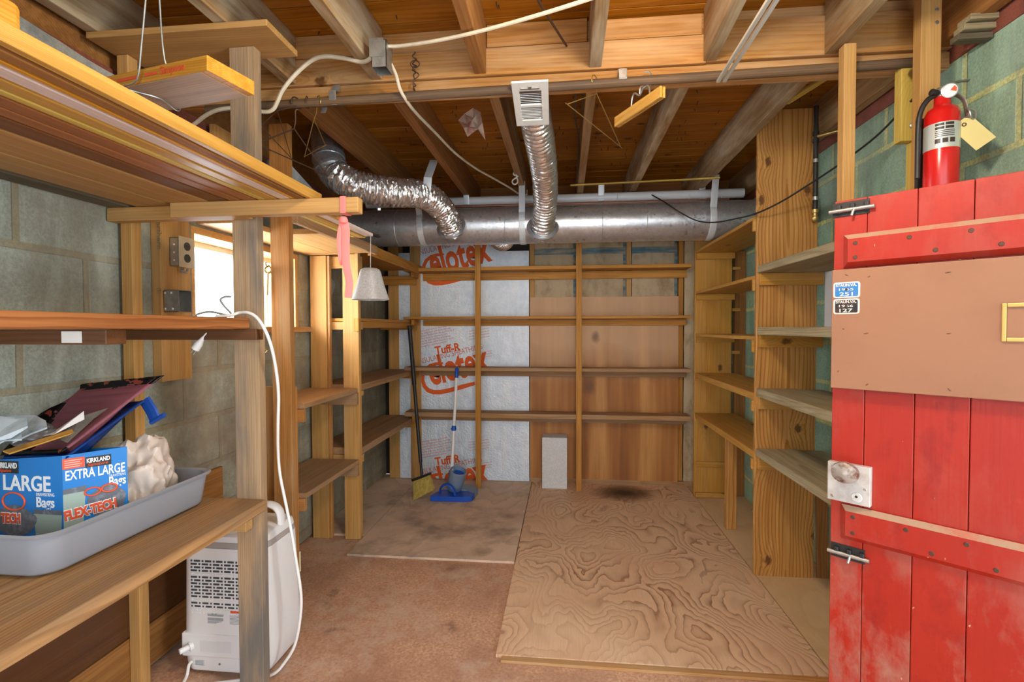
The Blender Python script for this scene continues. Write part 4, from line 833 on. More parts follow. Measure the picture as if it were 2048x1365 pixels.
for dx, zz in ((-0.05, 1.375), (-0.025, 1.375), (-0.05, 1.316), (-0.02, 1.316)): lathe('rivet', [(0, 0), (0.004, 0), (0.003, 0.0015), (0, 0.0015)], zto((-1.425+dx, yy-0.0002, zz), (0, -1, 0)), M['white_m'], t, 10)
M['ink'] = plain('dark_stamp', (0.20, 0.19, 0.12), 0.7)
texts('plank_stamp', [('northern', 0.030, face_mat((-1.493, pa.y-0.0006, 1.655), (0, 0, -1), None, (0, -1, 0)), dict(width=0.12)), ('(S)', 0.022, face_mat((-1.495, pa.y-0.0006, 1.395), (0, 0, -1), None, (0, -1, 0)), {})], M['ink'], bpy.data.objects['upright_plank'])
bpy.data.objects['plank_stamp'].matrix_parent_inverse = wmat(bpy.data.objects['upright_plank']).inverted()
# cords on and under the middle shelf
M['wcord'] = plain('white_cord', (0.82, 0.81, 0.78), 0.4); M['gcord'] = plain('grey_green_cord', (0.26, 0.30, 0.28), 0.5)
CP = [(432, 634, 1.50), (462, 631, 1.51), (478, 626, 1.525), (497, 626, 1.520), (514, 636, 1.518), (530, 660, 1.515), (543, 695, 1.53), (552, 740, 1.57), (557, 790, 1.60), (556, 850, 1.63), (556, 900, 1.66), (560, 950, 1.67), (572, 1010, 1.665), (582, 1060, 1.66), (592, 1120, 1.66), (602, 1190, 1.67), (600, 1240, 1.68), (590, 1290, 1.685), (570, 1325, 1.68), (545, 1350, 1.66)]
P = [U(a, b, y=y) for a, b, y in CP]
for k, p in enumerate(P):
    if p.z < 0.0: p.z = -0.008
    if k < 4: p.z = max(p.z, 1.281)
tag(tube('power_cord', P+[Vector((-1.12, 1.645, -0.0085)), Vector((-1.26, 1.60, -0.0085))], 0.0052, M['wcord'], None, 10, True, per=6), 'long white power cord draped off the middle shelf down beside the dehumidifier', 'cord')
P = [Vector((-1.20, 1.52, 1.2800)), U(395, 629, y=1.52), U(420, 624, y=1.53), U(452, 630, y=1.53), U(462, 628, y=1.54), U(448, 612, y=1.54), U(441, 600, y=1.545), U(450, 594, y=1.548), U(462, 594, y=1.55)]
for p in P: p.z = max(p.z, 1.2800)
tag(tube('flat_cord', P, 0.0035, M['gcord'], None, 8, True, per=6), 'thin grey-green cord looped on the middle shelf before the window', 'cord')
q = U(398, 688, y=1.52); dd = Vector((0.55, 0.1, 0.83)).normalized()
t = thing('plug', q, 'white plug hanging below the middle shelf beside the upright plank', 'plug')
lathe('plug_body', [(0.0, -0.024), (0.013, -0.022), (0.012, 0.0), (0.007, 0.016), (0.0045, 0.028), (0.0, 0.029)], zto(q, dd), M['wcord'], t, 12)
for s_ in (-1, 1): tube('prong', [q-dd*0.02+Vector((0.004*s_, 0, -0.003*s_)), q-dd*0.040+Vector((0.004*s_, 0, -0.003*s_))], 0.0017, M['steel'], t, 6)
tube('lead', [q+dd*0.027, q+dd*0.045+Vector((0.004, 0, 0)), Vector((q.x+0.035, q.y+0.02, 1.238))], 0.004, M['wcord'], t, 8, True, per=4)
# eye bolt and hooks
q = U(536, 540, y=2.143)
t = tag(tube('eye_bolt', [q+Vector((0.015*math.cos(w), 0, 0.015*math.sin(w))) for w in [2*math.pi*k/16 for k in range(16)]], 0.0042, M['brassw'], None, 8, True, True), 'brass eye bolt hanging on the reddish post below the window shelf', 'bolt')
tube('shank', [q+Vector((-0.001, 0, -0.014)), q+Vector((-0.006, 0, -0.115))], 0.0042, M['brassw'], t, 8)
tube('hook', [q+Vector((-0.012, 0.005, 0.035)), q+Vector((-0.006, -0.006, 0.022)), q+Vector((0.0, -0.010, 0.012)), q+Vector((0.006, 0.0, 0.02))], 0.0022, M['rust'], t, 6, True, per=3)
def cup_hook(px, py, y, label):
    q = U(px, py, y=y); tag(tube('cup_hook', [q+Vector((0, 0.012, 0.008)), q+Vector((0, 0, 0.006)), q+Vector((0.004, -0.010, -0.004)), q+Vector((0.012, -0.012, -0.006)), q+Vector((0.018, -0.006, 0.004))], 0.0022, M['brassw'], None, 6, True, per=4), label, 'hook')
cup_hook(529, 703, 2.146, 'small brass cup hook low on the reddish post'); cup_hook(676, 556, 2.94, 'small pale cup hook between the two far stud posts')
P = [U(a, b, x=-1.50) for a, b in ((566, 668), (570, 690), (566, 715), (575, 745), (578, 770), (570, 790), (562, 798))]
tag(tube('black_cord', P, 0.006, M['black'], None, 8, True, per=6), 'black cord hanging on the block wall below the window sill', 'cord')
M['patch'] = plain('grey_patch', (0.42, 0.42, 0.39), 0.8)
q = U(660, 573, x=XL+0.001); bm = bmesh.new(); prism_bm(bm, [(0.06*math.cos(w)*(1+0.15*math.sin(3*w)), 0.055*math.sin(w)) for w in [2*math.pi*k/18 for k in range(18)]], 0.003, zto(q, (1, 0, 0))); link('filler_patch', mesh(bm), M['patch'], wl)

# dehumidifier
M['wplast'] = plain('white_plastic', (0.80, 0.81, 0.82), 0.35, 0, 0.5); M['gplast'] = plain('grey_plastic_trim', (0.40, 0.37, 0.35), 0.45); M['slot'] = plain('dark_slot', (0.05, 0.06, 0.075), 0.7)
def rrect(x0, x1, y0, y1, r, n=7):
    p = []
    for cx_, cy_, a0 in ((x1-r, y1-r, 0), (x0+r, y1-r, 90), (x0+r, y0+r, 180), (x1-r, y0+r, 270)):
        for k in range(n+1): a = math.radians(a0+90*k/n); p.append((cx_+r*math.cos(a), cy_+r*math.sin(a)))
    return p
def loft(name, secs, mat, parent, smooth=True):
    bm = bmesh.new(); R = [[bm.verts.new((x, y, z)) for x, y in p] for p, z in secs]; n = len(R[0])
    for P, Q in zip(R, R[1:]):
        for k in range(n): bm.faces.new((P[k], P[(k+1) % n], Q[(k+1) % n], Q[k]))
    bm.faces.new(R[0][::-1]); bm.faces.new(R[-1]); return link(name, mesh(bm, smooth), mat, parent)
hx0, hx1, hy0, hy1 = -1.392, -1.050, 1.650, 1.905; zb = -0.010
t = thing('dehumidifier', ((hx0+hx1)/2, (hy0+hy1)/2, zb), 'white plastic dehumidifier with slotted grille and carrying handle', 'dehumidifier')
loft('body', [(rrect(hx0+0.012, hx1-0.014, hy0+0.006, hy1-0.014, 0.045), zb+0.012), (rrect(hx0+0.004, hx1-0.004, hy0+0.001, hy1-0.004, 0.05), zb+0.035), (rrect(hx0, hx1, hy0, hy1, 0.05), zb+0.10), (rrect(hx0+0.006, hx1-0.012, hy0+0.003, hy1-0.010, 0.05), 0.452)], M['wplast'], t)
loft('top_band', [(rrect(hx0+0.007, hx1-0.013, hy0+0.004, hy1-0.011, 0.05), 0.453), (rrect(hx0+0.010, hx1-0.015, hy0+0.007, hy1-0.013, 0.05), 0.472)], M['gplast'], t)
loft('lid', [(rrect(hx0+0.010, hx1-0.015, hy0+0.007, hy1-0.013, 0.05), 0.473), (rrect(hx0+0.012, hx1-0.018, hy0+0.010, hy1-0.016, 0.05), 0.492), (rrect(hx0+0.022, hx1-0.026, hy0+0.020, hy1-0.024, 0.05), 0.500)], M['wplast'], t)
tube('handle', [(hx1-0.030, 1.79, 0.485), (hx1-0.030, 1.79, 0.520), (hx1-0.038, 1.79, 0.548), (hx1-0.062, 1.79, 0.566), (hx1-0.10, 1.79, 0.570), (hx0+0.10, 1.79, 0.570), (hx0+0.062, 1.79, 0.566), (hx0+0.038, 1.79, 0.548), (hx0+0.030, 1.79, 0.52), (hx0+0.030, 1.79, 0.485)], 0.01, M['wplast'], t, 12, True, per=5, flat=(0.011, 0.022, (0, 0, 1)))
bmd = bmesh.new(); random.seed(3)
for r in range(17):
    bm = bmesh.new()
    z = 0.405-r*0.0118; x = hx0+0.048; k = r
    light = r % 8 == 4 or r > 14
    while x < hx1-0.06:
        L = 0.024 if k % 2 else 0.0062
        bm_box(bmd if not light else bm, (x, hy0+0.0005-(0.0 if not light else 0.0012), z-0.0034), (x+L, hy0+0.004, z+0.0034), 0.003)
        x += L+0.0065; k += 1
    if light: link('grille_rib', mesh(bm), M['wplast'], t)
    else: bm.free()
link('grille_slots', mesh(bmd), M['slot'], t)
boxes('lower_cover', [((hx0+0.010, hy0-0.004, 0.055), (hx1-0.07, hy0+0.02, 0.142))], M['wplast'], t, bev=0.006)
boxes('grip_recess', [((hx0+0.085, hy0-0.0052, 0.078), (hx0+0.205, hy0-0.003, 0.118))], M['gplast'] if False else plain('shaded_white', (0.72, 0.74, 0.76), 0.4), t, bev=0.004)
lathe('drain_spout', [(0.0, 0.03), (0.010, 0.03), (0.010, 0.0), (0.017, 0.0), (0.017, -0.012), (0.0, -0.012)], zto((hx0+0.045, hy0-0.010, 0.095), (-0.55, -0.8, -0.1)), M['wplast'], t, 16)
M['label'] = plain('label_grey', (0.42, 0.45, 0.48), 0.6)
bm = bmesh.new(); random.seed(5); x = hx0+0.115
for row, z in ((0, 0.212), (1, 0.196)):
    x = hx0+0.112
    while x < hx0+0.172: w = random.choice((0.0008, 0.0014, 0.002)); bm_box(bm, (x, hy0-0.0008, z-0.005), (x+w, hy0+0.003, z+0.005)); x += w+random.choice((0.0008, 0.0014))
for k in range(3): bm_box(bm, (hx0+0.112, hy0-0.0008, 0.187-k*0.003), (hx0+0.165-0.01*k, hy0+0.003, 0.1885-k*0.003))
link('barcode_print', mesh(bm), M['label'], t); bm = bmesh.new()
for k in range(7): bm_box(bm, (hx0+0.197, hy0-0.0008, 0.212-k*0.005), (hx0+0.235, hy0+0.003, 0.2135-k*0.005))
link('warning_print', mesh(bm), M['label'], t); bm = bmesh.new()
for k in range(5): bm_box(bm, (hx0+0.06, hy0-0.0008+0.0, 0.04-k*0.004), (hx0+0.095-0.004*(k % 2), hy0+0.006, 0.0418-k*0.004))
link('rating_print', mesh(bm), M['label'], t)
boxes('warning_label', [((hx0+0.200, hy0-0.0009, 0.222), (hx0+0.235, hy0+0.003, 0.230))], M['redink'], t)
for a_, b_ in ((hx0+0.06, hy0+0.04), (hx1-0.07, hy0+0.04), (hx0+0.06, hy1-0.05), (hx1-0.07, hy1-0.05)): lathe('foot', [(0.014, -0.013), (0.016, 0.014)], Matrix.Translation((a_, b_, 0.0)), M['black'], t, 14)
lathe('screw', [(0, 0), (0.004, 0), (0.003, 0.002), (0, 0.002)], zto((hx0+0.155, hy0-0.001, 0.033), (0, -1, 0)), M['steel'], t, 10)
boxes('side_sticker', [((hx1-0.0045, 1.872, 0.27), (hx1-0.0025, 1.880, 0.35))], M['ivory'], t)
tube('drain_cord', [(hx0+0.05, hy0-0.001, 0.038), (hx0+0.045, hy0-0.012, 0.03), (hx0+0.044, hy0-0.02, 0.0), (hx0+0.052, hy0-0.05, -0.009), (hx0+0.07, hy0-0.12, -0.009)], 0.0052, M['wcord'], t, 8, True, per=5)

# grey tray with the carton and paint things
M['tray_g'] = plain('grey_tray_plastic', (0.28, 0.295, 0.33), 0.4, 0, 0.5)
tx0, tx1, ty0, ty1, tz = -1.500, -1.152, 0.985, 1.528, 0.673
t = tag(thing('litter_tray', ((tx0+tx1)/2, 1.25, tz), 'large grey plastic tray with a rolled rim on the workbench', 'tray'))
bm = bmesh.new(); secs = [(0.030, 0.001), (0.016, 0.006), (0.012, 0.012), (0.004, 0.075), (0.001, 0.098), (-0.006, 0.098), (-0.008, 0.103), (-0.003, 0.107), (0.006, 0.103), (0.009, 0.075), (0.018, 0.014), (0.035, 0.008)]
R = [[bm.verts.new((x, y, tz+h)) for x, y in rrect(tx0+e, tx1-e, ty0+e, ty1-e, 0.05)] for e, h in secs]; n = len(R[0])
for P, Q in zip(R, R[1:]):
    for k in range(n): bm.faces.new((P[k], P[(k+1) % n], Q[(k+1) % n], Q[k]))
bm.faces.new(R[0][::-1]); bm.faces.new(R[-1]); link('tray_shell', mesh(bm, True), M['tray_g'], t)
# carton
M['blue'] = plain('carton_blue', (0.012, 0.20, 0.60), 0.45); M['tray_b'] = plain('blue_tray_plastic', (0.012, 0.065, 0.33), 0.35); M['white_i'] = plain('white_ink', (0.85, 0.86, 0.88), 0.5); M['card'] = plain('raw_cardboard', (0.55, 0.42, 0.28), 0.8)
zc = 0.683; zt = 0.912
c0 = U(124, 916, z=zt); c1 = U(254, 898, z=zt); c0.z = c1.z = zc; vr = c1-c0; vl = Vector((-0.198, 0.006, 0))
t = thing('carton', c0+(vr+vl)/2, 'blue trash bag carton with white and red lettering standing in the grey tray', 'carton')
H_ = Vector((0, 0, zt-zc)); bm = bmesh.new(); w = 0.0025
q = [c0, c0+vr, c0+vr+vl, c0+vl]; cen = sum(q, Vector())/4
B_ = [bm.verts.new(p) for p in q]; T_ = [bm.verts.new(p+H_+Vector((0, 0, (0.004, 0.006, -0.01, -0.012)[i]))) for i, p in enumerate(q)]
Ti = [bm.verts.new(v.co+(cen+H_-v.co).normalized()*w) for v in T_]; Bi = [bm.verts.new(Vector((Ti[i].co.x, Ti[i].co.y, zc+w))) for i in range(4)]
bm.faces.new(B_[::-1]); bm.faces.new(Bi)
for i in range(4):
    j = (i+1) % 4; bm.faces.new((B_[i], B_[j], T_[j], T_[i])); bm.faces.new((T_[i], T_[j], Ti[j], Ti[i])); bm.faces.new((Ti[i], Ti[j], Bi[j], Bi[i]))
link('box', mesh(bm), M['blue'], t)
nl = Vector((vl.y, -vl.x, 0)).normalized(); nl = nl if nl.y < 0 else -nl
nr = Vector((vr.y, -vr.x, 0)).normalized(); nr = nr if nr.x > 0 else -nr
lx, rx = -vl.normalized(), vr.normalized(); LL, RL = vl.length, vr.length
def FL(u, v, e=0.0004): return face_mat(c0+vl+lx*(u*LL)+H_*v+nl*e, lx, None, nl)
def FR(u, v, e=0.0004): return face_mat(c0+rx*(u*RL)+H_*v+nr*e, rx, None, nr)
PW = [('EXTRA LARGE', 0.035, FR(0.04, 0.735), dict(width=RL*0.92, bold=0.02)), ('Bags', 0.034, FR(0.70, 0.59), dict(width=RL*0.27, bold=0.02)), ('DRAWSTRING', 0.011, FR(0.70, 0.69), dict(width=RL*0.27)), ('LARGE', 0.056, FL(0.10, 0.61), dict(width=LL*0.72, bold=0.02)), ('Bags', 0.037, FL(0.60, 0.43), dict(width=LL*0.27, bold=0.02)), ('DRAWSTRING', 0.012, FL(0.60, 0.555), dict(width=LL*0.27)), ('KIRKLAND', 0.016, FR(0.36, 0.90, 0.0012), dict(width=RL*0.36, bold=0.03)), ('KIRKLAND', 0.020, FL(0.02, 0.86, 0.0012), dict(width=LL*0.30, bold=0.03))]
for q_ in PW: texts('white_lettering', [q_], M['white_i'], t)
def patch(name, F, u0, u1, v0, v1, L, mat, e=0.0004, d=0.0004):
    bm = bmesh.new(); bm_box(bm, (0, 0, 0), ((u1-u0)*L, (v1-v0)*H_.z, d), 0, F(u0, v0, e)); return link(name, mesh(bm), mat, t)
patch('black_badge', FR, 0.34, 0.74, 0.845, 0.965, RL, M['black']); patch('black_badge', FL, 0.0, 0.34, 0.80, 0.94, LL, M['black']); patch('red_badge', FR, 0.0, 0.33, 0.86, 0.98, RL, M['redink'])
RS = [('Signature', 0.011, FR(0.37, 0.86, 0.0012), dict(width=RL*0.32, shear=0.3)), ('Signature', 0.012, FL(0.05, 0.815, 0.0012), dict(width=LL*0.18, shear=0.3))]
for q_ in RS: texts('red_script', [q_], M['redink'], t)
bm = bmesh.new()
for k in range(4): bm_box(bm, (0, 0, 0), (RL*(0.26-0.03*(k % 2)), 0.0022, 0.0003), 0, FR(0.03, 0.95-k*0.024, 0.001))
link('badge_lines', mesh(bm), plain('pink_ink', (0.8, 0.5, 0.5), 0.5), t)
me = [('FLEX-TECH', 0.034, face_mat(c0+rx*(0.02*RL)+H_*0.285+nr*0.0026, (rx+Vector((0, 0, 0.10))), None, nr), dict(width=RL*0.80, bold=0.05)), ('TECH', 0.034, FL(0.06, 0.235, 0.0026), dict(width=LL*0.30, bold=0.05))]
for q_ in me:
    texts('red_lettering', [q_], M['redink'], t); texts('red_lettering_edge', [(q_[0], q_[1], q_[2] @ Matrix.Translation((0, 0, -0.0009)), dict(width=q_[3]['width'], bold=0.11))], M['white_i'], t)
# printed bin and tied bag on both faces
M['bin'] = plain('printed_bin_green', (0.33, 0.43, 0.38), 0.5); M['bagp'] = plain('printed_grey_bag', (0.13, 0.14, 0.17), 0.4, 0, 0.5, 0, (0.30, 0.32, 0.36), 0.6, 60)
def blob(F, u, v, ru, rv, L): return [(u*L+ru*L*math.cos(w)*(1+0.06*math.sin(5*w)), v*H_.z+rv*H_.z*math.sin(w)*(1+0.05*math.cos(4*w))) for w in [2*math.pi*k/28 for k in range(28)]]
bm = bmesh.new(); prism_bm(bm, [(0.0, 0.10*H_.z), (0.28*RL, 0.12*H_.z), (0.34*RL, 0.61*H_.z), (0.0, 0.59*H_.z)], 0.0004, FR(0, 0)); link('printed_bin', mesh(bm), M['bin'], t); bm = bmesh.new(); prism_bm(bm, [(0.58*LL, 0.10*H_.z), (0.96*LL, 0.10*H_.z), (0.98*LL, 0.36*H_.z), (0.56*LL, 0.36*H_.z)], 0.0004, FL(0, 0)); link('printed_bin', mesh(bm), M['bin'], t)
bm = bmesh.new(); prism_bm(bm, blob(FR, 0.66, 0.42, 0.30, 0.19, RL), 0.0005, FR(0, 0, 0.0006)); link('printed_bag', mesh(bm), M['bagp'], t); bm = bmesh.new(); prism_bm(bm, blob(FL, 0.26, 0.26, 0.34, 0.17, LL), 0.0005, FL(0, 0, 0.0006)); link('printed_bag', mesh(bm), M['bagp'], t); bm = bmesh.new(); prism_bm(bm, [(0.0, 0.58*H_.z), (0.345*RL, 0.58*H_.z), (0.345*RL, 0.645*H_.z), (0.0, 0.635*H_.z)], 0.0005, FR(0, 0, 0.0006)); link('printed_bag', mesh(bm), M['bagp'], t); bm = bmesh.new(); prism_bm(bm, [(0.56*LL, 0.35*H_.z), (0.98*LL, 0.35*H_.z), (0.98*LL, 0.40*H_.z), (0.56*LL, 0.40*H_.z)], 0.0005, FL(0, 0, 0.0006)); link('printed_bag', mesh(bm), M['bagp'], t)
for F, L, cs in ((FR, RL, ((0.44, 0.56, 0.12, 0.045), (0.70, 0.57, 0.12, 0.045))), (FL, LL, ((0.26, 0.48, 0.17, 0.10),))):
    for u, v, a_, b_ in cs: bm = bmesh.new(); m = F(0, 0, 0.0016); sweep(bm, [m @ Vector((u*L+a_*L*math.cos(w), v*H_.z+b_*H_.z*math.sin(w), 0)) for w in [2*math.pi*k/24 for k in range(24)]], 0.0022, 6, True); link('printed_drawstring', mesh(bm, True), M['redink'], t)
# crumpled plastic bag
M['pbag'] = plain('crumpled_white_bag', (0.66, 0.57, 0.50), 0.35, 0, 0.5, 0, (0.50, 0.38, 0.32), 0.5, 14)
def crumple(name, c, r, mat, label, cat, seed, amp=0.35, flat=None, sub=4):
    bm = bmesh.new(); bmesh.ops.create_icosphere(bm, subdivisions=sub, radius=1.0)
    for v in bm.verts:
        n = v.co.normalized(); q = n*1.6+Vector((seed, 0, 0)); f = 1+amp*mnoise.noise(q)+amp*1.0*(0.25-abs(mnoise.noise(n*1.9+Vector((seed, 2, 0)))))+amp*0.5*(0.25-abs(mnoise.noise(Vector((n.x*4.2, n.y*4.2, n.z*1.7))+Vector((1, seed, 0)))))+amp*0.10*(0.25-abs(mnoise.noise(n*12+Vector((1, 4, seed)))))
        v.co = Vector((n.x*r[0]*f, n.y*r[1]*f, n.z*r[2]*f))+Vector(c)
        if flat is not None and v.co.z < flat: v.co.z = flat+0.001*n.x
    return tag(link(name, mesh(bm, True), mat), label, cat)
crumple('plastic_bag', (-1.285, 1.375, 0.770), (0.095, 0.088, 0.130), M['pbag'], 'crumpled whitish plastic bag stuffed between carton and tray end', 'bag', 3, 0.34, 0.683, 5)
# paint roller trays
s = NT('painted_black_tray'); o = s.obj(); at = s.n('ShaderNodeAttribute', attribute_name='rnd').outputs['Fac']
f = s.math('ADD', at, s.math('MULTIPLY', s.math('SUBTRACT', s.noise(s.vmath('MULTIPLY', o, (1, 1, 1)), 24, 4, 0.65), 0.5), 1.3))
c = s.mix(s.range(f, 0.48, 0.54), (0.52, 0.19, 0.24), (0.012, 0.012, 0.014)); c = s.mix(s.math('MULTIPLY', s.range(s.noise(o, 33, 3), 0.60, 0.62), at), c, (0.62, 0.14, 0.09))
M['tray_p'] = s.out(c, s.range(f, 0.45, 0.6, 0.5, 0.15), 0, None, 0, 0, 0.5)
def roller_tray(name, A, B, Cn, depth, mat, label, ribs=True, edge=True, Dn=None):
    Dn = Dn or A+(Cn-B); nrm = (B-A).cross(Cn-B).normalized(); nrm = nrm if nrm.z > 0 else -nrm
    N = 36; bm = bmesh.new(); g = []; ev = {}
    for i in range(N+1):
        row = []
        for j in range(N+1):
            u, v = i/N, j/N; e = min(u, 1-u, (1-v)*1.1, v*2.2); w = max(0, min(1, (e-0.035)/0.075)); w = w*w*(3-2*w)
            dp = depth*(0.30+0.70*v)*w
            if ribs and 0.2 < u < 0.85 and 0.12 < v < 0.72: dp -= 0.0035*max(0, math.sin(v*62))*(1 if (int(v*10) % 3 or u < 0.55) else 0)
            if e < 0.012: dp = 0.006
            p = (A.lerp(B, u)).lerp(Dn.lerp(Cn, u), v)-nrm*dp; vv = bm.verts.new(p); row.append(vv)
        g.append(row)
    for i in range(N):
        for j in range(N): bm.faces.new((g[i][j], g[i][j+1], g[i+1][j+1], g[i+1][j]))
    nf = len(bm.faces); bmesh.ops.solidify(bm, geom=bm.faces[:], thickness=0.002)
    bmesh.ops.recalc_face_normals(bm, faces=bm.faces[:]); me = bpy.data.meshes.new('m'); bm.to_mesh(me); bm.free()
    for p in me.polygons: p.use_smooth = True
    M3 = Matrix(((B-A).normalized(), (Dn-A).normalized(), nrm)).transposed().inverted(); LU, LV = (B-A).length, (Dn-A).length; vals = []
    for p in me.polygons:
        q = M3 @ (p.center-A); u, v = q.x/LU, q.y/LV; e = min(u, 1-u, v*1.1, 1-v); vals.append(max(0.0, min(1.0, 1.12-e*7.0)) if edge else 0.0)
    set_rnd(me, vals)
    return tag(link(name, me, mat), label, 'paint tray')
A, B, Cn = U(136, 768, y=1.43), U(327, 748, y=1.40), U(122, 904, y=1.16)
roller_tray('roller_tray', A, B, Cn, 0.040, M['tray_p'], 'black paint roller tray coated with dried mauve paint on the carton', Dn=Vector((-1.475, 1.15, 0.915)))
A2, B2, C2 = U(140, 812, y=1.42), U(291, 798, y=1.385), U(131, 914, y=1.145)
o = roller_tray('roller_tray', A2, B2, C2, 0.045, M['tray_b'], 'blue plastic paint roller tray under the mauve one', False, False, Dn=Vector((-1.47, 1.15, 0.905)))
q = U(289, 800, y=1.385)
tube('ladder_hook', [q, U(303, 822, y=1.385), U(312, 842, y=1.385)], 0.01, M['tray_b'], o, 8, False, flat=(0.020, 0.004, (1, 0, 0))); tube('hook_foot', [U(302, 846, y=1.385), U(322, 834, y=1.385), U(329, 830, y=1.385)], 0.007, M['tray_b'], o, 8)
# odds lying on the trays
tag(plank('stir_stick', U(12, 906, y=1.05), U(150, 862, y=1.20), 0.022, 0.004, M['oak'], None, (0.2, -0.6, 1)), 'wooden paint stirring stick lying across the trays', 'stick')
M['gcard'] = plain('grey_card', (0.38, 0.36, 0.33), 0.8, 0, 0.2, 0.2); M['darkp'] = plain('dark_grey_plastic', (0.10, 0.095, 0.10), 0.35, 0, 0.5); M['bluep'] = plain('bluish_grey_sheet', (0.40, 0.48, 0.53), 0.35, 0.0, 0.5, 0, (0.16, 0.20, 0.23), 0.7, 12)
bm = bmesh.new(); qs = [U(110, 884, y=1.17), U(162, 842, y=1.25), U(218, 824, y=1.30), U(190, 845, y=1.26), U(135, 896, y=1.15)]
vs = [bm.verts.new(p+Vector((0, 0, 0.012))) for p in qs]; bm.faces.new(vs); bmesh.ops.solidify(bm, geom=bm.faces[:], thickness=0.003); tag(link('card_scrap', mesh(bm), M['gcard']), 'grey card scrap lying in the mauve paint tray', 'card')
bm = bmesh.new(); qs = [U(84, 886, y=1.13), U(120, 868, y=1.19), U(168, 834, y=1.25), U(169, 851, y=1.24), U(108, 882, y=1.15)]
vs = [bm.verts.new(p+Vector((0, 0, 0.016))) for p in qs]; bm.faces.new(vs); bmesh.ops.solidify(bm, geom=bm.faces[:], thickness=0.002); tag(link('paper_strip', mesh(bm), M['white_i']), 'white paper strip lying beside the stirring stick', 'paper')
crumple('dark_rag', U(62, 868, y=1.15), (0.052, 0.05, 0.030), M['darkp'], 'dark grey crumpled plastic bundle in the paint tray', 'bundle', 11, 0.3)
P = []
bm = bmesh.new(); base = [U(-40, 862, y=1.02), U(20, 856, y=1.04), U(42, 860, y=1.04), U(44, 885, y=1.02), U(10, 896, y=1.00), U(-30, 905, y=0.98)]
for k in range(3):
    vs = [bm.verts.new(p+Vector((0.008*k, 0.05*(k % 2), 0.006+0.010*k+0.008*math.sin(i*2+k)))) for i, p in enumerate(base)]; vt = [bm.verts.new(v.co+Vector((0, 0, 0.004))) for v in vs]; bm.faces.new(vs[::-1]); bm.faces.new(vt)
    for i in range(6): bm.faces.new((vs[i], vs[(i+1) % 6], vt[(i+1) % 6], vt[i]))
tag(link('folded_sheet', mesh(bm), M['bluep']), 'folded bluish-grey plastic sheet at the near end of the trays', 'sheet')
# ------------------------------------------------------------------ things standing at the back
s = NT('concrete'); o = s.obj()
M['conc'] = s.out(s.mix(s.range(s.noise(o, 90, 4, 0.7), 0.35, 0.65), (0.58, 0.60, 0.61), (0.72, 0.74, 0.75)), 0.85, 0, s.noise(o, 120, 3), 0.4, 0.002, 0.2)
tag(boxes('concrete_block', [((-0.176, 3.842, 0.0005), (0.016, 3.985, 0.397))], M['conc'], bev=0.004), 'pale grey concrete block standing on end against the plywood', 'block')
M['broomb'] = wood('broom_bristles', (0.86, 0.72, 0.30), (0.62, 0.46, 0.14), 0.002, 0, None, 0, 0.7, 0.5, 0.1, 0.7, 0.01, 0.6)
bt, bf = U(819, 652, y=3.765), U(844, 957, y=3.575)
t = thing('broom', bf, 'broom with black handle and yellow angled bristles leaning in the left corner', 'broom')
d = (bt-bf).normalized()
tube('handle', [bf, bf+(bt-bf)*0.18], 0.010, M['black'], t, 10); tube('handle', [bf+(bt-bf)*0.10, bt], 0.0135, M['black'], t, 10)
tube('grip', [bf+(bt-bf)*0.60, bt], 0.0165, M['black'], t, 12)
ta, tb, ba, bb_ = U(827, 962, y=3.60), U(859, 949, y=3.56), U(829, 1006, y=3.49), U(868, 979, y=3.47)
ba.z = 0.003; bb_.z = max(bb_.z, 0.055)
bm = bmesh.new(); th = 0.022; N = 10; F_, K_ = [], []
for i in range(N+1):
    u = i/N; top = ta.lerp(tb, u); bot = ba.lerp(bb_, u)
    F_.append((bm.verts.new(top+Vector((0, -th*0.6, 0))), bm.verts.new((top+bot)/2+Vector((0, -th*0.9, 0))), bm.verts.new(bot+Vector((0, -th*1.2, 0.004*(i % 2))))))
    K_.append((bm.verts.new(top+Vector((0, th*0.6, 0))), bm.verts.new((top+bot)/2+Vector((0, th*0.9, 0))), bm.verts.new(bot+Vector((0, th*1.2, 0.004*((i+1) % 2))))))
for i in range(N):
    for S in (F_, K_):
        for j in range(2): bm.faces.new((S[i][j], S[i+1][j], S[i+1][j+1], S[i][j+1]))
    bm.faces.new((F_[i][0], F_[i+1][0], K_[i+1][0], K_[i][0])); bm.faces.new((F_[i][2], F_[i+1][2], K_[i+1][2], K_[i][2]))
for i in (0, N):
    for j in range(2): bm.faces.new((F_[i][j], F_[i][j+1], K_[i][j+1], K_[i][j]))
q = (ta+ba)/2; mb = Matrix.Translation(q) @ Matrix.Rotation(math.radians(90), 4, 'Y'); bm.transform(mb.inverted()); o = link('bristles', mesh(bm, False), M['broomb'], t); o.matrix_basis = mb
plank('bristle_cap', ta+Vector((-0.006, 0, 0.004)), tb+Vector((0.006, 0, 0.004)), 0.034, 0.018, M['black'], t)
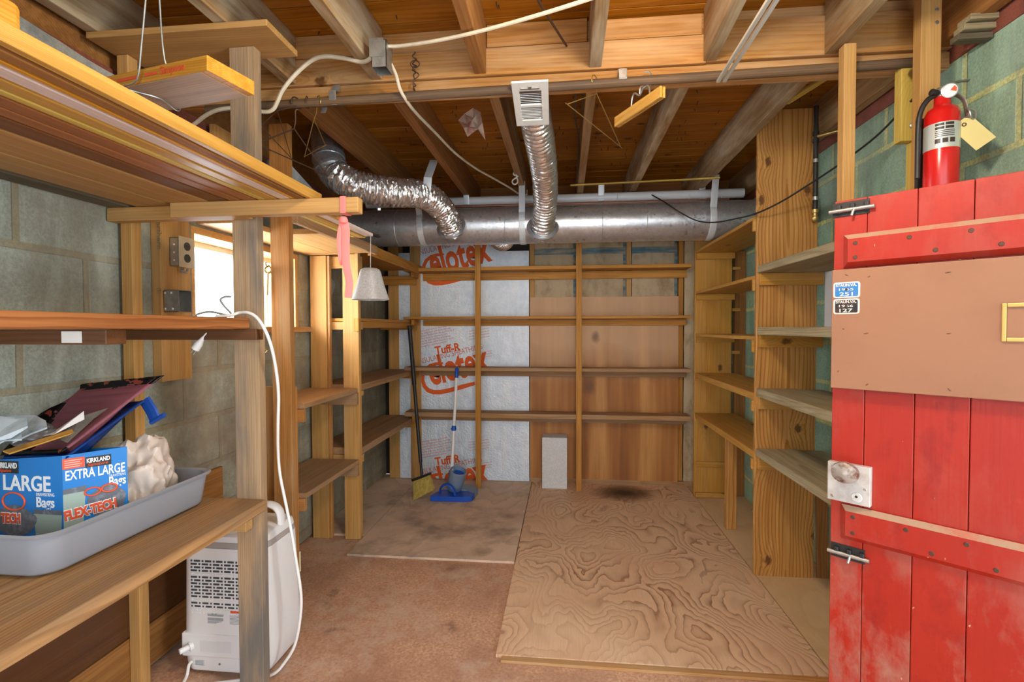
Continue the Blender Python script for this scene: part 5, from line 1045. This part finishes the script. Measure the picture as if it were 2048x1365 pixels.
# dust mop
M['mopb'] = plain('blue_mop_plastic', (0.008, 0.085, 0.52), 0.4, 0, 0.5); M['mopg'] = plain('grey_blue_mop_plastic', (0.20, 0.27, 0.38), 0.4, 0, 0.5)
mt, mf = U(914, 736, y=3.79), U(903, 950, y=3.60)
t = thing('floor_mop', mf, 'white-handled floor mop with blue base leaning beside the thin strip', 'mop')
dv = mt-mf
tube('pole', [mf-dv*0.05, mf+dv*0.93], 0.0115, M['wplast'], t, 12); tube('grip', [mf+dv*0.90, mf+dv*0.93, mf+dv*0.99, mt], [0.013, 0.015, 0.014, 0.009], M['mopb'], t, 12); tube('clamp', [mf+dv*0.40, mf+dv*0.445], 0.0165, M['mopb'], t, 12); tube('clamp_knob', [mf+dv*0.42+Vector((-0.02, -0.006, 0)), mf+dv*0.42+Vector((0.02, -0.006, 0))], 0.007, M['mopb'], t, 8)
cx_, cy_ = -0.795, 3.565
def frame_poly(pts, z0, z1, mat, name, sm=0.006):
    bm = bmesh.new(); a = [bm.verts.new((x, y, z0)) for x, y in pts]; b = [bm.verts.new((x, y, z1)) for x, y in pts]; n = len(pts); bm.faces.new(a[::-1]); bm.faces.new(b)
    for i in range(n): bm.faces.new((a[i], a[(i+1) % n], b[(i+1) % n], b[i]))
    bmesh.ops.bevel(bm, geom=[e for e in bm.edges if e.verts[0].co.z == z1 and e.verts[1].co.z == z1], offset=sm, segments=2, affect='EDGES'); return link(name, mesh(bm, False), mat, t)
frame_poly([(-0.960, 3.475), (-0.72, 3.48), (-0.665, 3.50), (-0.655, 3.56), (-0.72, 3.615), (-0.90, 3.63), (-0.945, 3.56)], 0.001, 0.038, M['mopb'], 'base', 0.008)
frame_poly([(-0.905, 3.632), (-0.72, 3.617), (-0.656, 3.565), (-0.645, 3.66), (-0.70, 3.75), (-0.86, 3.765)], 0.001, 0.044, M['mopg'], 'base_back', 0.008)
ax_ = Vector((0.10, 0.62, 0.78)).normalized(); c_ = Vector((-0.815, 3.60, 0.105))
lathe('reservoir', [(0.0, -0.085), (0.040, -0.082), (0.056, -0.055), (0.062, 0.0), (0.062, 0.090), (0.056, 0.094), (0.051, 0.055), (0.0, 0.05)], zto(c_+Vector((0.015, 0.0, 0.01)), (0.25, -0.25, 0.9)), M['mopg'], t, 28)
lathe('reservoir_mouth', [(0.0, 0.056), (0.050, 0.057), (0.0505, 0.061), (0.0, 0.062)], zto(c_+Vector((0.015, 0.0, 0.01)), (0.25, -0.25, 0.9)), M['mopb'], t, 28)
tube('socket', [mf-dv*0.085, mf+dv*0.04], 0.022, M['mopg'], t, 14)
tube('hinge_loop', [(-0.905, 3.535, 0.045), (-0.895, 3.52, 0.085), (-0.865, 3.515, 0.112), (-0.83, 3.515, 0.108), (-0.80, 3.512, 0.08), (-0.785, 3.515, 0.035)], 0.01, M['mopb'], t, 10, True, per=5, flat=(0.016, 0.008, (0, 1, 0.2)))
# crumpled scraps by the right wall
crumple('paper_scrap', (1.240, 3.27, 0.045), (0.045, 0.09, 0.05), plain('dirty_scrap', (0.42, 0.36, 0.25), 0.7, 0, 0.3, 0, (0.08, 0.06, 0.04), 0.9, 22), 'crumpled paper scrap on the floor behind the shelf leg', 'paper', 21, 0.5, 0.001, 3)
tag(boxes('white_card', [((1.252, 2.33, 1.2405), (1.258, 2.575, 1.510))], M['white_i']), 'blank white card standing on the grey shelf against the green wall', 'card')
# gas pipe
t = thing('gas_pipe', (1.262, 2.55, 1.8), 'thin black vertical pipe with brass valve beside the tall yellow panel', 'pipe')
gx, gy = U(1631, 350, y=2.56).x, 2.56
tube('pipe', [(gx, gy, 1.80), (gx, gy, 2.30)], 0.011, M['black'], t, 12)
for z in (1.86, 2.04, 2.135, 2.17): tube('coupling', [(gx, gy, z-0.008), (gx, gy, z+0.008)], 0.0145, M['steel'] if z in (2.04, 1.86) else M['black'], t, 12)
lathe('valve', [(0.0, -0.05), (0.008, -0.05), (0.014, -0.042), (0.014, -0.028), (0.009, -0.024), (0.009, -0.01), (0.016, -0.008), (0.016, 0.008), (0.0, 0.01)], Matrix.Translation((gx, gy, 1.80)), M['brassw'], t, 14)
tube('branch', [(gx, gy, 2.155), (gx+0.03, gy-0.03, 2.155), (XR-0.001, gy-0.05, 2.17)], 0.009, M['brassw'], t, 10)
M['pipeg'] = plain('green_painted_pipe', (0.20, 0.30, 0.25), 0.6)
t = tag(tube('conduit', [(1.284, 2.50, -0.012), (1.284, 2.50, 2.10)], 0.019, M['pipeg'], None, 14), 'green painted pipe standing against the wall behind the grey shelves', 'pipe')

# ------------------------------------------------------------------ red door, standing open from the right wall
DE = Vector((0.728, 1.452, 0)); DD = Vector((0.74, -0.673, 0)).normalized(); DN = Vector((-DD.y, DD.x, 0)); DN = DN if DN.y < 0 else -DN
DT = 0.030
def dp(px, py, off=0.0):
    """(distance along the door, height) of a pixel on the face of the door"""
    w = _w(Vector(((px-CX)/F_PX, (py-CY)/F_PX, 1.0))); p0 = DE+DN*off; tt = (p0.dot(DN))/(w.dot(DN)); p = w*tt
    return ((p-DE).dot(DD), p.z+HC)
DM = Matrix((DD, Vector((0, 0, 1)), DN)).transposed().to_4x4(); DM.translation = DE           # local x along the door, y up, z out of the face
s = NT('worn_red_paint'); o = s.obj(); x, y, z = s.sep(o)
at = s.n('ShaderNodeAttribute', attribute_name='rnd').outputs['Fac']
p = s.vmath('ADD', o, s.comb(s.math('MULTIPLY', at, 5.0), 0.0, 0.0))
c = s.mix(s.noise(s.vmath('MULTIPLY', p, (9, 3, 3)), 1.0, 4, 0.6), (0.33, 0.012, 0.004), (0.43, 0.024, 0.007))
c = s.mix(s.range(s.noise(s.vmath('MULTIPLY', p, (140, 5, 5)), 1.0, 3), 0.5, 0.75, 0, 0.35), c, (0.34, 0.012, 0.010))
wear = s.noise(s.vmath('MULTIPLY', p, (2.2, 1.1, 1)), 2.2, 6, 0.68)
lowz = s.range(y, 0.75, 0.25, 0.0, 1.0)
c = s.mix(s.math('MULTIPLY', s.range(wear, 0.47, 0.60), s.math('ADD', 0.13, s.math('MULTIPLY', lowz, 0.80))), c, (0.40, 0.20, 0.15))
c = s.mix(s.range(s.noise(s.vmath('MULTIPLY', p, (3, 1.6, 1)), 3.0, 5, 0.7), 0.55, 0.68, 0.0, 0.55), c, (0.24, 0.008, 0.008))
c = s.mix(s.range(s.noise(s.vmath('MULTIPLY', p, (30, 14, 1)), 1.0, 3, 0.7), 0.71, 0.73, 0, 0.8), c, (0.62, 0.40, 0.28))
M['red'] = s.out(c, 0.42, 0, s.noise(s.vmath('MULTIPLY', p, (120, 6, 6)), 1.0, 3), 0.2, 0.0015, 0.45)
M['redw'] = plain('bare_worn_edge', (0.40, 0.26, 0.17), 0.7, 0, 0.3, 0, (0.50, 0.10, 0.06), 0.6, 14)
M['tan'] = plain('tan_painted_board', (0.33, 0.160, 0.088), 0.5, 0, 0.4, 0, (0.28, 0.13, 0.07), 0.5, 4)
zt_ = dp(1672, 404)[1]; W_ = 0.83
seams = [0.0]+[dp(q, 860)[0] for q in (1728, 1828, 1940)]+[dp(1940, 860)[0]+0.108*k for k in (1, 2)]
seams = [v for v in seams if v < W_-0.04]+[W_]
dr = bpy.data.objects.new('door_1', None); C.objects.link(dr); dr.matrix_basis = DM.copy(); tag(dr, 'red plank door standing open at the right with a tan board across it', None, None, 'structure')
def dbox(name, x0, x1, y0, y1, z0, z1, mat, bev=0.0015, parent=dr):
    bm = bmesh.new(); bm_box(bm, (x0, y0, z0), (x1, y1, z1), bev); me = mesh(bm); o = link(name, me, mat); o.matrix_basis = DM.copy(); o.parent = parent; o.matrix_parent_inverse = wmat(parent).inverted(); return o
for i, (a_, b_) in enumerate(zip(seams, seams[1:])):
    o = dbox('door_plank', a_+0.0006, b_-0.0006, 0.012, zt_, -DT, 0.0, M['red'], 0.0018); set_rnd(o.data, [0.137*i]*len(o.data.polygons))
def batten(y0, y1, x0, top, bot):
    """bevelled batten: face inset from the outline, worn upper edge"""
    bm = bmesh.new(); b_ = 0.013; h = 0.021; x1 = W_-0.02
    o4 = [(x0, y0), (x1, y0), (x1, y1), (x0, y1)]; i4 = [(x0+b_, y0+b_), (x1-b_, y0+b_), (x1-b_, y1-b_), (x0+b_, y1-b_)]
    A = [bm.verts.new((x, y, 0.0005)) for x, y in o4]; A2 = [bm.verts.new((x, y, h*0.35)) for x, y in o4]; B = [bm.verts.new((x, y, h)) for x, y in i4]
    bm.faces.new(A[::-1]); bm.faces.new(B)
    for i in range(4):
        j = (i+1) % 4; bm.faces.new((A[i], A[j], A2[j], A2[i])); f = bm.faces.new((A2[i], A2[j], B[j], B[i])); f.material_index = 1 if i == 2 else 0
    o = link('batten', mesh(bm), [M['red'], M['redw']]); o.matrix_basis = DM.copy(); o.parent = dr; o.matrix_parent_inverse = wmat(dr).inverted()
    random.seed(int(y0*100)); bm = bmesh.new()
    for k in range(7):
        for yy in ((y0+0.024), (y1-0.026)):
            lathe_bm(bm, [(0.0, 0.0), (0.0055, 0.0), (0.0045, 0.0012), (0.0, 0.0012)], Matrix.Translation((x0+0.03+0.112*k+0.05*(yy < (y0+y1)/2)*(k > 0), yy, h)), 10)
    o2 = link('screw_heads', mesh(bm), M['rust']); o2.matrix_basis = DM.copy(); o2.parent = o; o2.matrix_parent_inverse = wmat(o).inverted()
u1, ut = dp(1687, 471, 0.01); _, ub = dp(1689, 536, 0.01); batten(ub, ut, u1, 1, 1)
u2, vt = dp(1682, 1008, 0.01); _, vb = dp(1682, 1076, 0.01); batten(vb, vt, u2, 1, 1)
t0_, py1 = dp(1664, 541, 0.03); _, py0 = dp(1664, 776, 0.03)
pn = dbox('tan_board', t0_, W_-0.01, py0, py1, 0.0225, 0.030, M['tan'], 0.002); pn['label'] = 'flat tan painted board fixed across the red door'
M['scuff'] = plain('dark_scuff', (0.16, 0.07, 0.035), 0.7)
for i, (a_, b_, c_2, d_2) in enumerate(((1690, 549, 7, -3), (1735, 555, 6, 3), (1890, 546, 12, 2), (1917, 519, 6, -2), (1727, 668, 10, 1), (1893, 668, 9, 1), (1685, 658, 3, -1), (1731, 771, 6, 3), (1895, 777, 7, -6), (1675, 745, 2, 4))):
    x_, z_ = dp(a_, b_, 0.031); x2_, z2_ = dp(a_+c_2, b_-d_2, 0.031)
    bm = bmesh.new(); sweep(bm, [(x_, z_, 0.0301), ((x_+x2_)/2, (z_+z2_)/2, 0.0303), (x2_, z2_, 0.0301)], [0.0009, 0.0017, 0.0006], 6); o = link('nail_mark', mesh(bm), M['scuff']); o.matrix_basis = DM.copy(); o.parent = pn; o.matrix_parent_inverse = wmat(pn).inverted()
M['pblue'] = plain('blue_plate_enamel', (0.02, 0.20, 0.52), 0.4, 0, 0.5, 0, (0.30, 0.20, 0.30), 0.25, 60); M['pblack'] = plain('black_plate_enamel', (0.02, 0.018, 0.017), 0.4, 0, 0.5, 0, (0.14, 0.05, 0.03), 0.4, 50); M['prim'] = plain('pale_plate_rim', (0.74, 0.73, 0.69), 0.5, 0, 0.4, 0, (0.45, 0.35, 0.28), 0.5, 70)
def plate(px0, py0_, px1, py1_, year, num, mat, label):
    a, zt2 = dp(px0, py0_, 0.031); b, zb2 = dp(px1, py1_, 0.031); w, h = b-a, zt2-zb2
    m = DM @ Matrix.Translation((a, zb2, 0.0302)); t = thing('license_plate', m.translation, label, 'license plate', 'small license plates on the tan board')
    bm = bmesh.new(); prism_bm(bm, rrect(0, w, 0, h, 0.006, 4), 0.0012, m); link('rim', mesh(bm), M['prim'], t)
    bm = bmesh.new(); prism_bm(bm, rrect(0.004, w-0.004, 0.0035, h-0.0035, 0.004, 4), 0.0005, m @ Matrix.Translation((0, 0, 0.0012))); link('field', mesh(bm), mat, t)
    e = m @ Matrix.Translation((0, 0, 0.0018))
    texts('lettering', [('STAUN.VA.', h*0.24, e @ Matrix.Translation((w*0.10, h*0.72, 0)), dict(width=w*0.78, bold=0.03)), (year, h*0.22, e @ Matrix.Translation((w*0.22, h*0.46, 0)), dict(width=w*0.54, bold=0.01)), (num, h*0.32, e @ Matrix.Translation((w*0.24, h*0.13, 0)), dict(width=w*0.50, bold=0.015))], M['prim'], t)
    lathe('rust_bolt', [(0, 0), (0.0032, 0), (0.0025, 0.002), (0, 0.002)], e @ Matrix.Translation((w*0.5, h*0.53, 0)), M['rust'], t, 10)
plate(1667, 566, 1720, 595, '1965', '251', M['pblue'], 'small blue 1965 plate on the tan door board')
plate(1667, 599, 1719, 628, '1966', '127', M['pblack'], 'small black 1966 plate under the blue one')
a, zt2 = dp(2004, 607, 0.031); _, zb2 = dp(2004, 684, 0.031); b = a+0.125; m = DM @ Matrix.Translation((0, 0, 0.0302))
M['brassf'] = plain('brass_frame', (0.62, 0.42, 0.13), 0.35, 0.6, 0.5)
bm = bmesh.new()
for lo, hi in (((a, zb2, 0), (a+0.008, zt2, 0.005)), ((b-0.008, zb2, 0), (b, zt2, 0.005)), ((a+0.008, zb2, 0), (b-0.008, zb2+0.009, 0.005)), ((a+0.008, zt2-0.009, 0), (b-0.008, zt2, 0.005))): bm_box(bm, lo, hi, 0.0015, m)
t = tag(link('card_holder', mesh(bm), M['brassf']), 'thin brass card frame on the tan board at the photo edge', 'frame')
# lock with knob, two barrel bolts
a, zt2 = dp(1657, 921, 0.012); b, zb2 = dp(1722, 998, 0.012); zb2 = zt2-0.104
lk = dbox('lock_case', a, a+0.098, zb2, zt2, 0.001, 0.020, plain('worn_white_lock', (0.62, 0.60, 0.57), 0.45, 0.2, 0.5, 0, (0.33, 0.27, 0.22), 0.55, 16), 0.002); lk['label'] = 'worn silvery rim lock case'
kx, kz = dp(1691, 945, 0.055)
def dl(name, prof, x, y, z, mat, parent, n=20, sx=1.0):
    bm = bmesh.new(); lathe_bm(bm, prof, Matrix.Translation((x, y, z)) @ Matrix.Diagonal((sx, 1, 1, 1)), n); o = link(name, mesh(bm, True), mat); o.matrix_basis = DM.copy(); o.parent = parent; o.matrix_parent_inverse = wmat(parent).inverted(); return o
M['knob'] = plain('worn_brown_knob', (0.40, 0.36, 0.32), 0.4, 0.3, 0.5, 0, (0.13, 0.055, 0.03), 1.0, 40)
dl('door_knob', [(0.0, 0.0), (0.013, 0.0), (0.011, 0.014), (0.012, 0.020), (0.024, 0.028), (0.0285, 0.038), (0.0265, 0.049), (0.016, 0.057), (0.0, 0.060)], kx, kz, 0.020, M['knob'], lk, 28, 1.12)
dl('key_escutcheon', [(0.0, 0.0), (0.013, 0.0), (0.011, 0.002), (0.0, 0.002)], a+0.068, zb2+0.020, 0.020, M['prim'], lk); dl('keyhole', [(0.0, 0.0), (0.0035, 0.0), (0.0, 0.0005)], a+0.068, zb2+0.022, 0.0222, M['black'], lk, 10)
for x_, y_ in ((a+0.012, zt2-0.012), (a+0.012, zb2+0.012), (a+0.086, zb2+0.045)): dl('screw', [(0, 0), (0.004, 0), (0.003, 0.001), (0, 0.001)], x_, y_, 0.020, M['steel'], lk, 10)
def bolt(px0, py0_, L, label):
    a, z = dp(px0, py0_, 0.008); bk = dbox('barrel_bolt', a, a+L*0.86, z-0.019, z+0.019, 0.0005, 0.003, M['black'], 0.001); bk['label'] = label
    for u in (0.10, 0.42, 0.74): dbox('keeper', a+L*u, a+L*u+0.012, z-0.012, z+0.012, 0.003, 0.013, M['black'], 0.003, bk)
    for nm, u0, u1, r, v in (('bolt_rod', -0.06, 0.98, 0.0055, 0.0),):
        bm = bmesh.new(); sweep(bm, [(a+L*u0, z-0.004, 0.0095), (a+L*u1, z-0.004, 0.0095)], r, 10); o = link(nm, mesh(bm, True), M['steel']); o.matrix_basis = DM.copy(); o.parent = bk; o.matrix_parent_inverse = wmat(bk).inverted()
    bm = bmesh.new(); sweep(bm, [(a+L*0.52, z-0.004, 0.012), (a+L*0.48, z-0.022, 0.016)], 0.0035, 8); o = link('bolt_handle', mesh(bm, True), M['steel']); o.matrix_basis = DM.copy(); o.parent = bk; o.matrix_parent_inverse = wmat(bk).inverted()
bolt(1664, 422, 0.098, 'black barrel bolt at the top of the door edge'); bolt(1660, 1098, 0.092, 'black and chrome barrel bolt low on the door edge')

# ------------------------------------------------------------------ right posts and fire extinguisher
t = tag(board('corner_post', 0.925, 0.963, 1.795, 1.832, -0.012, 2.186, M['post_c']), 'slim yellowish post from floor to joist beside the red door', 'post')
t = thing('tall_post', (1.16, 1.76, 0), 'tall pale timber post carrying the fire extinguisher', 'post')
x0 = U(1840, 200, y=1.74).x; board('post', x0, x0+0.060, 1.740, 1.778, -0.012, 2.37, M['post_c'], t)
for zz in (2.245, 2.205): lathe('screw', [(0, 0), (0.006, 0), (0.005, 0.002), (0, 0.002)], zto((x0+0.045, 1.739, zz), (0, -1, 0)), M['steel'], t, 10)
t = thing('beam_prop', (1.27, 1.87, 1.9), 'yellow timber block with a bolt propping the beam end at the right wall', 'block')
board('block', 1.137, 1.203, 1.850, 1.888, 1.875, 2.127, M['yellow'], t); lathe('bolt', [(0, 0), (0.010, 0), (0.010, 0.006), (0.005, 0.008), (0.004, 0.022), (0, 0.022)], zto((1.172, 1.849, 1.925), (-0.2, -1, 0)), M['steel'], t, 8)
board('strip', 1.178, 1.212, 1.850, 1.888, 1.56, 1.874, M['yellow'], t)
for zz in (1.82, 1.74): lathe('nut', [(0, 0), (0.011, 0), (0.011, 0.006), (0.004, 0.007), (0.004, 0.014), (0, 0.014)], zto((1.195, 1.8495, zz), (0, -1, 0)), M['rust'], t, 8)
for k in range(3): tag(board('shelf_offcut', 1.205+0.01*k, 1.305, 1.70-0.01*k, 1.735, 2.128+0.024*k, 2.146+0.024*k, M['grey'] if k else M['grey_d']), ('dark grey board end lying by the tall post at the top of the wall', 'grey board end stacked in the middle by the tall post', 'uppermost grey board end stacked by the tall post')[k], 'board')
M['ered'] = plain('extinguisher_red', (0.60, 0.012, 0.010), 0.22, 0, 0.55); M['elab'] = plain('silver_label', (0.62, 0.66, 0.62), 0.35, 0.35, 0.5); M['tagp'] = plain('manila_tag', (0.74, 0.62, 0.26), 0.7, 0, 0.3)
ex, ey = U(1883, 280, y=1.67).x, 1.670; er = 0.0435; zs = U(1883, 213, y=1.67).z
t = thing('fire_extinguisher', (ex, ey, 1.55), 'red fire extinguisher with silver label and pressure gauge on the tall post', 'fire extinguisher')
lathe('cylinder', [(0.0, 1.560), (0.037, 1.560), (er, 1.572), (er, zs-0.028), (er-0.006, zs-0.012), (er-0.020, zs-0.002), (0.021, zs+0.004), (0.020, zs+0.026), (0.0, zs+0.026)], Matrix.Translation((ex, ey, 0)), M['ered'], t, 40)
l1 = U(1883, 240, y=1.62).z; l0 = U(1883, 292, y=1.62).z
lathe('label', [(er+0.0006, l0), (er+0.0006, l1)], Matrix.Translation((ex, ey, 0)), M['elab'], t, 40, False)
bm = bmesh.new()
def lab(a0, a1, z0, z1, d=0.0012):
    n = 10; R = er+d; V = [(bm.verts.new((ex+R*math.sin(a), ey-R*math.cos(a), z0)), bm.verts.new((ex+R*math.sin(a), ey-R*math.cos(a), z1))) for a in [a0+(a1-a0)*k/n for k in range(n+1)]]
    for (p_, q_), (r_, s_) in zip(V, V[1:]): bm.faces.new((p_, r_, s_, q_))
h = l1-l0; vw = math.atan2(-ex, ey)
for k, (f0, f1) in enumerate(((0.86, 0.96), (0.72, 0.82), (0.64, 0.67), (0.57, 0.60), (0.50, 0.53), (0.43, 0.46), (0.18, 0.36))):
    if k in (0, 1, 6):
        for a0 in ((-0.35, 0.05, 0.45) if k == 6 else (-0.35, 0.2)): lab(vw+0.0+a0, vw+a0+(0.30 if k == 6 else 0.48), l0+f0*h, l0+f1*h)
    else: lab(vw-0.35, vw+0.72, l0+f0*h, l0+f1*h)
link('label_print', mesh(bm), M['pblack'], t)
vz = zs+0.026
lathe('valve', [(0.0, 0.0), (0.017, 0.0), (0.017, 0.020), (0.014, 0.030), (0.0, 0.030)], Matrix.Translation((ex, ey, vz)), M['steel'], t, 18)
gq = Vector((ex+0.006, ey-0.018, vz+0.012)); gd = Vector((-0.35, -1, -0.15))
lathe('gauge', [(0.0, 0.0), (0.021, 0.0), (0.0215, 0.008), (0.019, 0.009), (0.0, 0.009)], zto(gq, gd), M['steel'], t, 22)
lathe('gauge_face', [(0.0, 0.0092), (0.018, 0.0092), (0.0, 0.0096)], zto(gq, gd), M['white_i'], t, 22)
bm = bmesh.new(); prism_bm(bm, [(0, 0), (0.015, -0.006), (0.016, 0.004), (0.010, 0.012)], 0.0004, zto(gq+gd.normalized()*0.0097, gd)); link('gauge_mark', mesh(bm), M['redink'], t)
tube('carry_handle', [(ex-0.012, ey, vz+0.022), (ex+0.010, ey, vz+0.036), (ex+0.045, ey, vz+0.046), (ex+0.070, ey-0.005, vz+0.046)], 0.01, M['steel'], t, 8, True, per=4, flat=(0.009, 0.003, (0, 1, 0)))
tube('lever', [(ex+0.012, ey, vz+0.012), (ex+0.030, ey-0.003, vz+0.008), (ex+0.052, ey-0.006, vz-0.008), (ex+0.060, ey-0.008, vz-0.030), (ex+0.064, ey-0.010, vz-0.070)], 0.01, M['steel'], t, 8, True, per=4, flat=(0.009, 0.0035, (0, 1, 0)))
tube('hose', [(ex-0.014, ey, vz+0.010), (ex-0.040, ey+0.0, vz-0.004), (ex-0.058, ey+0.004, vz-0.040), (ex-0.0625, ey+0.006, vz-0.10), (ex-0.0625, ey+0.006, vz-0.24)], 0.0075, M['black'], t, 10, True, per=6)
lathe('nozzle', [(0.0, 0), (0.008, 0), (0.010, 0.02), (0.0, 0.022)], zto((ex-0.018, ey-0.006, vz+0.012), (-1, -0.2, 0.1)), M['black'], t, 12)
boxes('bracket', [((ex-0.030, 1.7245, 1.60), (ex+0.030, 1.7395, 1.90))], M['black'], t)
tube('pull_pin', [(ex+0.044, ey-0.03, zs-0.020), (ex+0.044, ey-0.045, zs-0.035), (ex+0.050, ey-0.045, zs-0.055), (ex+0.066, ey-0.035, zs-0.055), (ex+0.070, ey-0.03, zs-0.03), (ex+0.044, ey-0.03, zs-0.020)], 0.003, M['steel'], t, 6, True, per=3)
g0 = U(1924, 246, y=1.640); g1 = U(1972, 288, y=1.615); gd = (g1-g0).normalized(); gl = (g1-g0).length; gm = face_mat(g0, gd, None, (-0.45, -0.9, 0.1))
bm = bmesh.new(); prism_bm(bm, [(-0.008, -0.012), (0.010, -0.027), (gl, -0.027), (gl, 0.027), (0.010, 0.027), (-0.008, 0.012)], 0.0008, gm); tg = link('inspection_tag', mesh(bm), M['tagp'], t); tg['label'] = 'yellow manila inspection tag'
lathe('tag_eyelet', [(0.003, 0.0009), (0.006, 0.0009), (0.006, 0.0014), (0.003, 0.0014)], gm @ Matrix.Translation((0.008, 0, 0)), M['rust'], tg, 14, False)
tube('tag_wire', [g0, g0+Vector((-0.02, 0.01, 0.012)), (ex+0.062, ey-0.035, zs-0.045)], 0.0012, M['steel'], t, 5)
